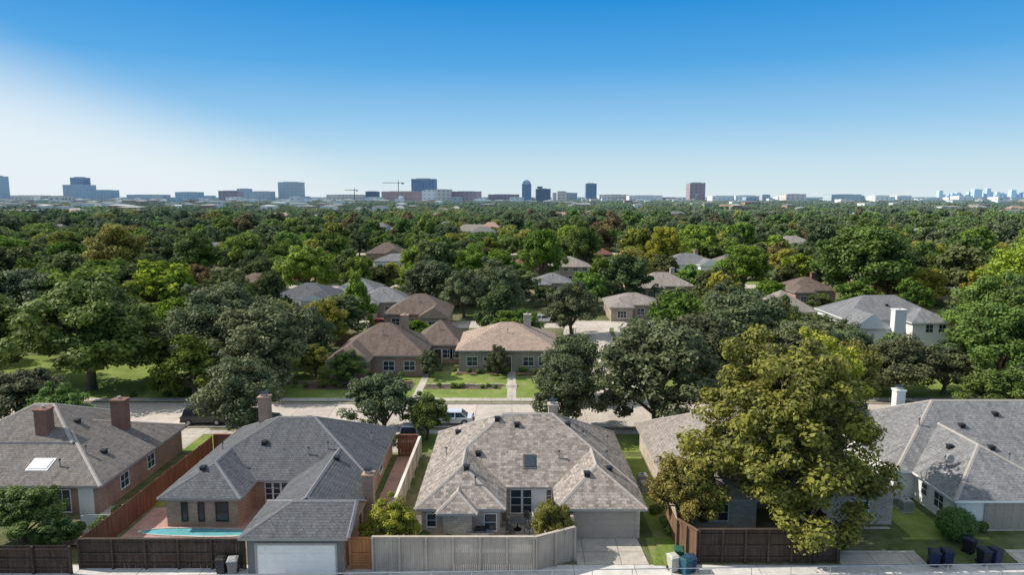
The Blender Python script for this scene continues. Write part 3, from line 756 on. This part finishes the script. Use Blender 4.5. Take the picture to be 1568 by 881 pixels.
PEC=tree_mesh('pecan',78,R=5,H=10,zb=.7,nl=22,nc=300,per=210,leaf=.19,cr=.13,z0=.06,z1=.84,rt=.42)
MID=[tree_mesh('mid_tree_%d'%i,200+i,nl=9+i%3,nc=85,per=75,leaf=.5,cr=.2,zb=1.2,z0=.2) for i in range(5)]
def tree(name,x,y,r,hh,kind,mesh=None,rot=None,z=GZ):
    me=mesh or R_.choice(NEAR); o=bpy.data.objects.new(name,me); scene.collection.objects.link(o)
    o.location=(x,y,z); o.scale=(r/5,r/5,hh/10); o.rotation_euler=(0,0,R_.uniform(0,6.28) if rot is None else rot)
    o.material_slots[1].link='OBJECT'; o.material_slots[1].material=L[kind]
    TREES.append((x,y,r)); return o
TREES=[]
T=tree
T('pecan_tree',19.8,47.4,7.9,14.2,'autumn',PEC,2.4); T('pecan_tree',12.2,45.9,3.2,5.8,'autumn',NEAR[1])
T('pecan_tree',30,65,5.2,11.2,'yellow',NEAR[2]); T('pecan_tree',35,70,4.5,9.6,'autumn',NEAR[0])
T('oak_tree',-12.8,65.8,4.3,7.0,'oak',NEAR[0]); T('small_tree',-8.3,64.6,2.7,4.9,'green'); T('live_oak_tree',-26.6,65.0,5.0,9.0,'oak',NEAR[3])
T('oak_tree',-52,82,10.4,14.4,'green',NEAR[2]); T('live_oak_tree',-31,83,7.8,12,'oak'); T('live_oak_tree',-39.5,87,7.4,12.6,'oak')
T('live_oak_tree',-41,98,7,12,'oak'); T('live_oak_tree',-29.5,94,5,9.5,'oak'); T('oak_tree',-68,86,8.5,12.5,'green')
T('live_oak_tree',14.6,66.4,7.9,12.2,'oak',NEAR[1]); T('live_oak_tree',22.5,79,6.8,11,'oak'); T('live_oak_tree',5.6,66.5,4.4,8.6,'oak',NEAR[3])
T('live_oak_tree',7.0,78.6,4.4,8.6,'oak',NEAR[0]); T('live_oak_tree',31,92,7.6,12.2,'oak',NEAR[0]); T('live_oak_tree',37,84,5.8,8.8,'oak')
T('live_oak_tree',10.2,115,5.6,9.8,'oak',NEAR[2]); T('elm_tree',-29.5,104,4.8,8.4,'yellow',NEAR[3]); T('cypress_tree',-27.3,118.5,3.7,10.8,'bright',CON)
T('small_tree',-1.9,88.6,2.0,4.4,'oak'); T('small_tree',-10.9,87.6,1.9,4.0,'oak'); T('small_tree',-20.8,84.6,2.9,4.6,'green'); T('small_tree',-26,88,2.6,5,'autumn')
T('live_oak_tree',42.5,84,5,7.6,'oak'); T('oak_tree',57.5,79,7.2,12,'green'); T('live_oak_tree',46,92,4.2,7.0,'oak'); T('live_oak_tree',66,86,7,13,'green'); T('live_oak_tree',41,104,4.8,9,'green'); T('live_oak_tree',52,80,4.4,6.6,'oak')
T('live_oak_tree',72,100,7.5,13,'green'); T('live_oak_tree',36,112,6,10,'oak')
T('oak_tree',78,150,13,18.5,'green',NEAR[1]); T('oak_tree',98,126,11,18,'bright',NEAR[2]); T('oak_tree',112,138,12,19,'green'); T('oak_tree',96,185,12,19,'green'); T('oak_tree',88,108,8.5,14,'green')
T('elm_tree',-50,165,8,13.3,'bright',NEAR[0]); T('elm_tree',-22,168,7.5,13,'bright'); T('elm_tree',-9,166,7.5,13,'bright'); T('elm_tree',8,178,6.8,16.3,'bright',NEAR[1])
T('elm_tree',31,174,7.4,11.5,'autumn'); T('elm_tree',58,170,8,12.5,'bright'); T('elm_tree',47,210,7,15.5,'yellow'); T('elm_tree',22,215,7.5,17.5,'green')
T('live_oak_tree',-2.5,134,5.4,10.5,'oak'); T('live_oak_tree',-9.5,133,5.2,10,'oak'); T('live_oak_tree',-17,143,7.5,11,'oak'); T('live_oak_tree',-4,146,7,11,'oak'); T('oak_tree',-100,172,9,18,'autumn'); T('oak_tree',-112,190,9,17,'oak'); T('oak_tree',-88,190,8,15,'green')
T('elm_tree',-73,157,5,9,'rust'); T('oak_tree',-64,102,8.5,12.5,'green'); T('oak_tree',-80,110,9,13.5,'oak'); T('oak_tree',-82,94,8,11.5,'oak'); T('live_oak_tree',-49,66.0,5,7.4,'oak'); T('small_tree',-44,64,3.5,6,'green')
T('small_tree',-60,66,5,7.6,'oak')
T('yellow_shrub_tree',-8.1,43.4,2.2,4.1,'yellow',NEAR[2],1.,.1); T('courtyard_tree',2.75,43.7,1.75,3.9,'autumn',NEAR[0],2.,.1)
T('crape_myrtle_tree',-33.9,44.6,3.3,4.3,'shrub',NEAR[1],.5,.1); T('crape_myrtle_tree',-31.0,43.6,1.6,2.6,'shrub',NEAR[0],.5,.1)
T('small_tree',33,64.8,2.4,5,'green'); T('live_oak_tree',46,79.5,5.6,7.8,'oak'); T('live_oak_tree',55,66,5.5,8.5,'oak'); T('live_oak_tree',49,66.5,4.5,7,'green')
def shrub(name,x,y,rx,ry,hh,kind='shrub',seed=1,leaf=.12,z=GZ,n=900,ball=False):
    rng=np.random.default_rng(seed)
    if ball: C=np.array([[0,0,hh/2]]+[[rx*.25*math.cos(a),rx*.25*math.sin(a),hh*.5+.1*math.sin(3*a)] for a in range(6)]); Rd=np.full(7,rx*.8); V,F,t=leaves(rng,C,Rd,n,leaf,hh/2/rx*1.1,.8)
    else:
        k=max(4,int(rx*ry*5)); C=np.stack([rng.uniform(-rx,rx,k),rng.uniform(-ry,ry,k),rng.uniform(hh*.3,hh*.7,k)],1); Rd=np.full(k,hh*.42); V,F,t=leaves(rng,C,Rd,n//k*3,leaf)
    o=bpy.data.objects.new(name,quads_mesh(name,V,F,np.zeros(len(F)),t,[L[kind]])); scene.collection.objects.link(o); o.location=(x,y,z)
shrub('round_boxwood_shrub',31.0,45.0,1.25,1.25,2.2,ball=True,n=1500)
for i,(x,y,rx,ry,hh) in enumerate([(-6.3,44.2,.5,.4,.9),(-4.4,44.0,.7,.3,.7),(10.9,47.5,.4,2,.8),(-6,82.9,4,.5,.7),(-4,89.5,4,.5,1),(3.5,89,3,.6,1.1),(-24,83.5,7,.6,1),(-17,86.5,3,.7,1.1),(-30,45.8,1,.4,1),(-29.3,48.2,.5,.4,.9),(-52,64.5,6,1,2),(20,43.2,3,.4,1.),(33.2,47,.4,2,.8),(29.3,55.5,.6,3,1.5),(-38,79.5,8,.7,1),(-14,62.5,3,.6,1.2),(1,62,4,.6,1.1),(17,64,4,.7,1.2)]):
    shrub('shrub',x,y,rx,ry,hh,seed=i+5,n=1500,leaf=.14,kind='shrub' if i%3 else 'green')
# ------------------------------------------------------------------ instanced masses
def gn_instances(name,pts,rot,scl,pick,coll):
    me=bpy.data.meshes.new(name); me.from_pydata([tuple(p) for p in pts],[],[])
    for nm,ty,arr in (('rotz','FLOAT',rot),('pick','INT',pick)):
        a=me.attributes.new(nm,ty,'POINT'); a.data.foreach_set('value',arr)
    a=me.attributes.new('scl','FLOAT_VECTOR','POINT'); a.data.foreach_set('vector',np.asarray(scl,np.float32).ravel())
    o=bpy.data.objects.new(name,me); scene.collection.objects.link(o)
    ng=bpy.data.node_groups.new(name,'GeometryNodeTree')
    ng.interface.new_socket('Geometry',in_out='INPUT',socket_type='NodeSocketGeometry'); ng.interface.new_socket('Geometry',in_out='OUTPUT',socket_type='NodeSocketGeometry')
    nn=ng.nodes; gi=nn.new('NodeGroupInput'); go=nn.new('NodeGroupOutput'); ip=nn.new('GeometryNodeInstanceOnPoints'); ci=nn.new('GeometryNodeCollectionInfo')
    ci.inputs['Collection'].default_value=coll; ci.inputs['Separate Children'].default_value=True; ci.inputs['Reset Children'].default_value=True
    def na(nm,ty):
        n=nn.new('GeometryNodeInputNamedAttribute'); n.data_type=ty; n.inputs[0].default_value=nm; return [s for s in n.outputs if s.enabled and s.name=='Attribute'][0]
    cx=nn.new('ShaderNodeCombineXYZ'); l=ng.links
    l.new(gi.outputs[0],ip.inputs['Points']); l.new(ci.outputs[0],ip.inputs['Instance']); ip.inputs['Pick Instance'].default_value=True
    l.new(na('pick','INT'),ip.inputs['Instance Index']); l.new(na('rotz','FLOAT'),cx.inputs[2]); l.new(cx.outputs[0],ip.inputs['Rotation']); l.new(na('scl','FLOAT_VECTOR'),ip.inputs['Scale'])
    l.new(ip.outputs[0],go.inputs[0]); md=o.modifiers.new('instances','NODES'); md.node_group=ng; return o
def proto_coll(name,items):
    c=bpy.data.collections.new(name)
    for i,me in enumerate(items):
        o=bpy.data.objects.new('%s_%02d'%(name,i),me); c.objects.link(o)
    return c
kinds=['oak','oak','green','green','oak','green','bright','oak','green','yellow','oak','green','green','bright','oak','rust','bright','oak','yellow','green']
pm=[]
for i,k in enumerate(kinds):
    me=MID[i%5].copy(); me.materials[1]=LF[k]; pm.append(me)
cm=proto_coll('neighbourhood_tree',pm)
rng=np.random.default_rng(5)
pts=[];rot=[];scl=[];pick=[]
def blocked(x,y,r,hh):
    for (hx,y0,y1,w,ze,vis) in HS:
        if abs(x-hx)<w/2+r*.55 and y0-r*.6<y<y1+r*.6: return 0
        if vis and y<y0:
            k=y/y0
            if abs(x-hx*k)<w/2*k*.68+r*.28:
                hh=min(hh,24-(24-ze)*k)
    for tx,ty,tr in TREES:
        if math.hypot(x-tx,y-ty)<(tr+r)*.5: return 0
    for cx_,cy_ in CL:
        if abs(y-cy_)<2 and abs(x-cx_)<5.2: return 0
    if 66<y<78.5 or 120.5<y<130 and x>-45 : return 0
    for yy in (176,280):
        if yy-1<y<yy+8: return 0
    if -12.5<x<7 and y<92: return 0
    if -27<x<-10 and y<86: return 0
    if 1<x<8 and 103<y<130: return 0
    return hh
y=79.0
while y<520:
    s=9.0+ (y-79)*.007
    x=-(y*.80+30)
    while x<y*.80+30:
        xx=x+rng.uniform(-.42,.42)*s; yy=y+rng.uniform(-.42,.42)*s
        big=rng.uniform()
        r=rng.uniform(4.1,6.5)+(2.6 if big>.83 else 0); hh=rng.uniform(5.8,9.6)+(4.8 if big>.83 else 0)+min(2.5,yy*.007)
        if rng.uniform()<.09 and yy>130: x+=s; continue
        hb=blocked(xx,yy,r,hh)
        if hb>=3.2:
            if hb<6: r=min(r,hb*.7)
            pts.append((xx,yy,GZ)); rot.append(rng.uniform(0,6.28)); scl.append((r/5,r/5,hb/10)); pick.append(int(rng.integers(0,len(kinds))))
        x+=s
    y+=s
gn_instances('neighbourhood_tree_mass',pts,rot,scl,pick,cm)
n1=len(pts)
def clump(seed,k):
    rg=np.random.default_rng(seed); C=[];Rd=[];
    for _ in range(22):
        a=rg.uniform(0,6.28); q=16*math.sqrt(rg.uniform()); x=q*math.cos(a); y=q*math.sin(a); h_=rg.uniform(5.5,10.5); r=rg.uniform(3,4.8)
        for _ in range(6):
            d=rg.normal(size=3); d/=np.linalg.norm(d); C.append((x+d[0]*r*.6,y+d[1]*r*.6,h_-r*.75+d[2]*r*.5)); Rd.append(r*.45)
        C.append((x,y,2)); Rd.append(r*.7)
    V,F,t=leaves(rg,np.array(C),np.array(Rd),25,1.2)
    return quads_mesh('clump',V,F,np.zeros(len(F)),t,[LF[k]])
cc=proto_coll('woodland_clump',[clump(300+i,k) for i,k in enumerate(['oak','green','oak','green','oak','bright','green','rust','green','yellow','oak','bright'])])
pts=[];rot=[];scl=[];pick=[]
d=500.
while d<9000:
    s=max(26,d*.024); a=-.82
    while a<.82:
        aa=a+rng.uniform(-.5,.5)*s/d; dd=d+rng.uniform(-.5,.5)*s
        if not (rng.uniform()<.16):
            k=s/26*rng.uniform(.8,1.02); zz=min(1.3,.85+.11*s/26)*rng.uniform(.7,1.25)
            pts.append((dd*math.sin(aa),dd*math.cos(aa),GZ)); rot.append(rng.uniform(0,6.28)); scl.append((k,k,zz)); pick.append(int(rng.integers(0,12)))
        a+=s/d
    d+=s
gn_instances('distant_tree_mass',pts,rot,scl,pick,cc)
print('trees',n1,len(pts))
# far low houses
g=MB()
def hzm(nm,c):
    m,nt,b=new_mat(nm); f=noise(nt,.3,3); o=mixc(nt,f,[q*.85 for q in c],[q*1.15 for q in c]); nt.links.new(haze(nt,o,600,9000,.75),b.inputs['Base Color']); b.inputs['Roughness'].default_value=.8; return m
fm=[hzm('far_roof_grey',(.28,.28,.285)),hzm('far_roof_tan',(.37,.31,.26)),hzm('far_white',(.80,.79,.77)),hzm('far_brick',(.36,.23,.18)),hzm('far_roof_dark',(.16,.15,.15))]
def fhouse(d,a,w,dp,z,m,wm,pitch):
    x=d*math.sin(a); y=d*math.cos(a)
    g.box(x-w/2,x+w/2,y-dp/2,y+dp/2,GZ,z-.01,wm); zr=z+pitch; i=min(w,dp)/3
    g.poly([(x-w/2-.5,y-dp/2-.5,z),(x+w/2+.5,y-dp/2-.5,z),(x+w/2-i,y,zr),(x-w/2+i,y,zr)],m); g.poly([(x+w/2+.5,y+dp/2+.5,z),(x-w/2-.5,y+dp/2+.5,z),(x-w/2+i,y,zr),(x+w/2-i,y,zr)],m)
    g.poly([(x+w/2+.5,y-dp/2-.5,z),(x+w/2+.5,y+dp/2+.5,z),(x+w/2-i,y,zr)],m); g.poly([(x-w/2-.5,y+dp/2+.5,z),(x-w/2-.5,y-dp/2-.5,z),(x-w/2+i,y,zr)],m)
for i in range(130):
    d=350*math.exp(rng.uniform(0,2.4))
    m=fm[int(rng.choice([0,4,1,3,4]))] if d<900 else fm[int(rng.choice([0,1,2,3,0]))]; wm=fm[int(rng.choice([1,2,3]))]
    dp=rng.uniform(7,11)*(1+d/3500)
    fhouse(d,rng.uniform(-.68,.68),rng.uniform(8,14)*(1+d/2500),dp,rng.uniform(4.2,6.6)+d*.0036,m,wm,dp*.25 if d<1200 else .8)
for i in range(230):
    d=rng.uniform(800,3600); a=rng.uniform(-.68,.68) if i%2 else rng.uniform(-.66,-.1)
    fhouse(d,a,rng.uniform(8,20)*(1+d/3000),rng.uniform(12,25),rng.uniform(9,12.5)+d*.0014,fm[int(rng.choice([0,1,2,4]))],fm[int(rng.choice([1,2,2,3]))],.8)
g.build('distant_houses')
# ------------------------------------------------------------------ skyline
def m_tower(nm,wall,glass,bw,bh,ms):
    m,nt,b=new_mat(nm); tc=nt.nodes.new('ShaderNodeTexCoord'); br=nt.nodes.new('ShaderNodeTexBrick'); br.offset=0
    nt.links.new(tc.outputs['UV'],br.inputs['Vector']); br.inputs['Scale'].default_value=1; br.inputs['Brick Width'].default_value=bw; br.inputs['Row Height'].default_value=bh
    br.inputs['Mortar Size'].default_value=ms; br.inputs['Color1'].default_value=c4(glass); br.inputs['Color2'].default_value=c4([c*1.3 for c in glass]); br.inputs['Mortar'].default_value=c4(wall)
    nt.links.new(br.outputs['Color'],b.inputs['Base Color']); b.inputs['Roughness'].default_value=.6; return m
TW=dict(blue=m_tower('tower_blue_glass',(.26,.34,.46),(.15,.22,.34),12,9,1.5),pale=m_tower('tower_pale_blue',(.44,.53,.61),(.29,.37,.47),12,9,2.4),  # tower colours include a painted lightening for distance haze
 beige=m_tower('tower_beige',(.76,.66,.60),(.33,.36,.40),15,12,4),white=m_tower('tower_white',(.86,.84,.82),(.46,.49,.54),15,12,4.4),
 brick=m_tower('tower_brick',(.50,.34,.34),(.26,.27,.33),15,12,4.4),dark=m_tower('tower_dark',(.20,.24,.30),(.11,.15,.22),10,7,1.2),grey=m_tower('tower_grey',(.50,.55,.58),(.34,.40,.46),15,12,4.4),
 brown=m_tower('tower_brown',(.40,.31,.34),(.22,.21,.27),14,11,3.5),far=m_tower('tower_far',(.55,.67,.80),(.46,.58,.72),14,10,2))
def tw(name,az0,az1,elev,dist,mat,depth=None,top=None):
    x0=az0*dist; x1=az1*dist; h_=24+elev*dist; w=x1-x0; dp=depth or min(w,60); g=MB(); m=TW[mat]
    y0=dist
    if top=='taper':
        g.box(x0,x1,y0,y0+dp,0,h_*.8,m); g.box(x0+w*.02,x1-w*.02,y0+w*.02,y0+dp-w*.02,h_*.8+.01,h_*.93,m,w*.13); g.box(x0+w*.17,x1-w*.17,y0+w*.17,y0+dp-w*.17,h_*.93+.01,h_,m,w*.2)
    else:
        g.box(x0,x1,y0,y0+dp,0,h_*.955,m); g.box(x0-.4,x1+.4,y0-.4,y0+dp+.4,h_*.955+.01,h_*.975,TW['grey'] if mat!='far' else m)
        g.box(x0+w*.2,x1-w*.25,y0+dp*.2,y0+dp*.8,h_*.975+.01,h_,m)
        if top=='steps': g.box(x0+w*.1,x1-w*.55,y0+dp*.1,y0+dp*.9,h_+.01,h_+6,m)
    return g.build(name,None,(x0,y0,0))
f=1/1045.
def B(name,u0,u1,v,dist,mat,top=None): tw(name,(u0-784)*f*1.01,(u1-784)*f*1.01,(301-v)*f*1.02,dist,mat,None,top)
for a in [('glass_office_tower',-6,15,270,2600,'pale'),('stepped_office_tower',110,146,283,2600,'pale'),('stepped_office_tower',122,141,272,2620,'blue'),('office_block',146,181,291,2600,'pale'),
 ('office_block',343,371,292,2500,'brown'),('office_block',371,388,289,2700,'pale'),('office_block',389,420,293,2500,'grey'),('office_tower',433,466,279,2600,'grey'),('office_tower',633,669,274,2500,'blue'),
 ('brick_office_block',588,649,293,2300,'brick'),('white_office_block',649,668,291,2200,'white'),('beige_office_block',664,692,290,2260,'beige'),('brick_office_block',694,737,293,2300,'brown'),('office_block',564,582,293,2500,'dark'),
 ('glass_office_tower',799,813,276,2700,'blue','taper'),('office_tower',820,842,289,2100,'dark','steps'),('glass_office_tower',895,911,281,2400,'blue'),('brown_office_tower',1051,1074,280,2300,'brown'),
 ('low_office_block',748,795,297.5,2500,'brown'),('low_office_block',845,882,295,2500,'grey'),('low_office_block',852,866,293,2450,'beige'),('low_office_block',1085,1118,299.5,2200,'white'),('low_office_block',1120,1150,299,2600,'white'),('low_office_block',1196,1226,297,2200,'beige'),
 ('low_office_block',1264,1309,297.5,2200,'grey'),('low_office_block',1330,1360,301,2200,'white'),('low_office_block',505,560,298,2800,'beige'),('low_office_block',278,312,294,2900,'pale'),('low_office_block',1160,1172,298,2600,'grey'),('low_office_block',915,960,298,2700,'beige'),('low_office_block',960,1010,299,2500,'white'),
 ('low_office_block',205,260,298,2800,'grey'),('low_office_block',0,48,321,700,'brick'),('low_office_block',30,75,299,2500,'beige'),('low_office_block',540,575,326,900,'beige')]: B(*a)
for i in range(22):
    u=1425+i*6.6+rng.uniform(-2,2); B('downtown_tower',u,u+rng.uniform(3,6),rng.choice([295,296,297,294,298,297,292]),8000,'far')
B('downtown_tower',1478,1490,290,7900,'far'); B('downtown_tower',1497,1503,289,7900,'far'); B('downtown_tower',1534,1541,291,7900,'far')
for i in range(85):
    u=rng.uniform(-20,1590); B('low_office_block',u,u+rng.uniform(6,26),rng.uniform(299,306),rng.uniform(1500,3800),rng.choice(['white','beige','grey','pale','brick','white']))
def crane(u,vtop,dist,arm):
    x=(u-784)*f*dist; h_=24+(301-vtop)*f*dist; g=MB()
    g.box(x-1,x+1,dist-1,dist+1,0,h_,'trimdark'); g.box(x-arm,x+arm*.35,dist-.8,dist+.8,h_-4,h_-2.2,'trimdark'); g.box(x-.7,x+.7,dist-.7,dist+.7,h_+.01,h_+6,'trimdark',.3)
    g.box(x+arm*.2,x+arm*.34,dist-2,dist+2,h_-8,h_-4.01,'concrete'); g.build('tower_crane')
crane(612,279,2400,55); crane(545,290,2500,35)
g=MB(); x=150; y=560
for sx in (-1,1):
    for sy in (-1,1): g.tube((x+sx*2.5,y+sy*2.5,0),(x+sx*.5,y+sy*.5,26),.15,.1,'metal',5)
for z in (5,10,15,19,23): 
    w=2.5-2*z/26; g.tube((x-w,y-w,z),(x+w,y-w,z+3),.08,.08,'metal',4); g.tube((x+w,y-w,z),(x-w,y-w,z+3),.08,.08,'metal',4)
for z in (19,22.5,25.5): g.tube((x-4,y,z),(x+4,y,z),.1,.1,'metal',4)
g.build('power_pylon')
# ------------------------------------------------------------------ world, sun, camera
SAZ=math.radians(-80); SEL=math.radians(42)
w=bpy.data.worlds.new('World'); scene.world=w; w.use_nodes=True; nt=w.node_tree
bg=nt.nodes['Background']; sky=nt.nodes.new('ShaderNodeTexSky'); sky.sky_type='NISHITA'; sky.sun_disc=False
sky.sun_elevation=SEL; sky.sun_rotation=SAZ; sky.air_density=1.0; sky.dust_density=1.0; sky.ozone_density=1.5
tc=nt.nodes.new('ShaderNodeTexCoord'); sp=nt.nodes.new('ShaderNodeSeparateXYZ'); nt.links.new(tc.outputs['Generated'],sp.inputs[0])
# blue sky fading to a pale horizon, an unseen zenith brightened as added fill for the shade and a veil of haze on the sun's side
grad=ramp(nt,sp.outputs[2],[(0,(.73,.85,.90)),(.045,(.58,.78,.89)),(.10,(.32,.61,.88)),(.18,(.085,.40,.81)),(.27,(.006,.27,.72)),(.42,(.15,.37,.68)),(.7,(.60,.66,.72))])
def math_(op,a,b=None,c=None):
    n=N(nt,'ShaderNodeMath',operation=op)
    for i,v in enumerate((a,b,c)):
        if v is None: continue
        if isinstance(v,(int,float)): n.inputs[i].default_value=v
        else: nt.links.new(v,n.inputs[i])
    return n.outputs[0]
nz=nt.nodes.new('ShaderNodeTexNoise'); nz.inputs['Scale'].default_value=3.0; nz.inputs['Detail'].default_value=4
mpn=nt.nodes.new('ShaderNodeMapping'); mpn.inputs['Scale'].default_value=(1,1,4); nt.links.new(tc.outputs['Generated'],mpn.inputs[0]); nt.links.new(mpn.outputs[0],nz.inputs['Vector'])
e=math_('MULTIPLY_ADD',sp.outputs[0],-.40,-.045); e=math_('SUBTRACT',e,sp.outputs[2]); e=math_('ADD',e,math_('MULTIPLY_ADD',nz.outputs['Fac'],.04,-.02))
mr=nt.nodes.new('ShaderNodeMapRange'); mr.interpolation_type='SMOOTHSTEP'; nt.links.new(e,mr.inputs[0]); mr.inputs[1].default_value=-.02; mr.inputs[2].default_value=.13; mr.inputs[3].default_value=0; mr.inputs[4].default_value=.85
col=mixc(nt,mr.outputs[0],grad,(.84,.92,.97))
vm=N(nt,'ShaderNodeVectorMath',operation='SCALE'); nt.links.new(col,vm.inputs[0]); vm.inputs['Scale'].default_value=9.9
o=mixc(nt,.93,sky.outputs[0],vm.outputs[0])
nt.links.new(o,bg.inputs[0]); bg.inputs[1].default_value=.1
sl=bpy.data.lights.new('sun','SUN'); sl.energy=5.0; sl.angle=math.radians(.5); sl.color=(1,.94,.84)
so=bpy.data.objects.new('sun',sl); scene.collection.objects.link(so)
S=Vector((math.sin(SAZ)*math.cos(SEL),math.cos(SAZ)*math.cos(SEL),math.sin(SEL)))
so.rotation_euler=S.to_track_quat('Z','Y').to_euler(); so.location=(-60,40,80)
cd=bpy.data.cameras.new('camera'); cam=bpy.data.objects.new('camera',cd); scene.collection.objects.link(cam)
cd.sensor_width=36; cd.lens=24; cd.clip_end=60000; cd.clip_start=.5
cam.location=(0,0,24); cam.rotation_euler=(math.radians(90-7.6),0,0); scene.camera=cam
scene.view_settings.view_transform='Standard'; scene.view_settings.look='None'; scene.view_settings.exposure=0
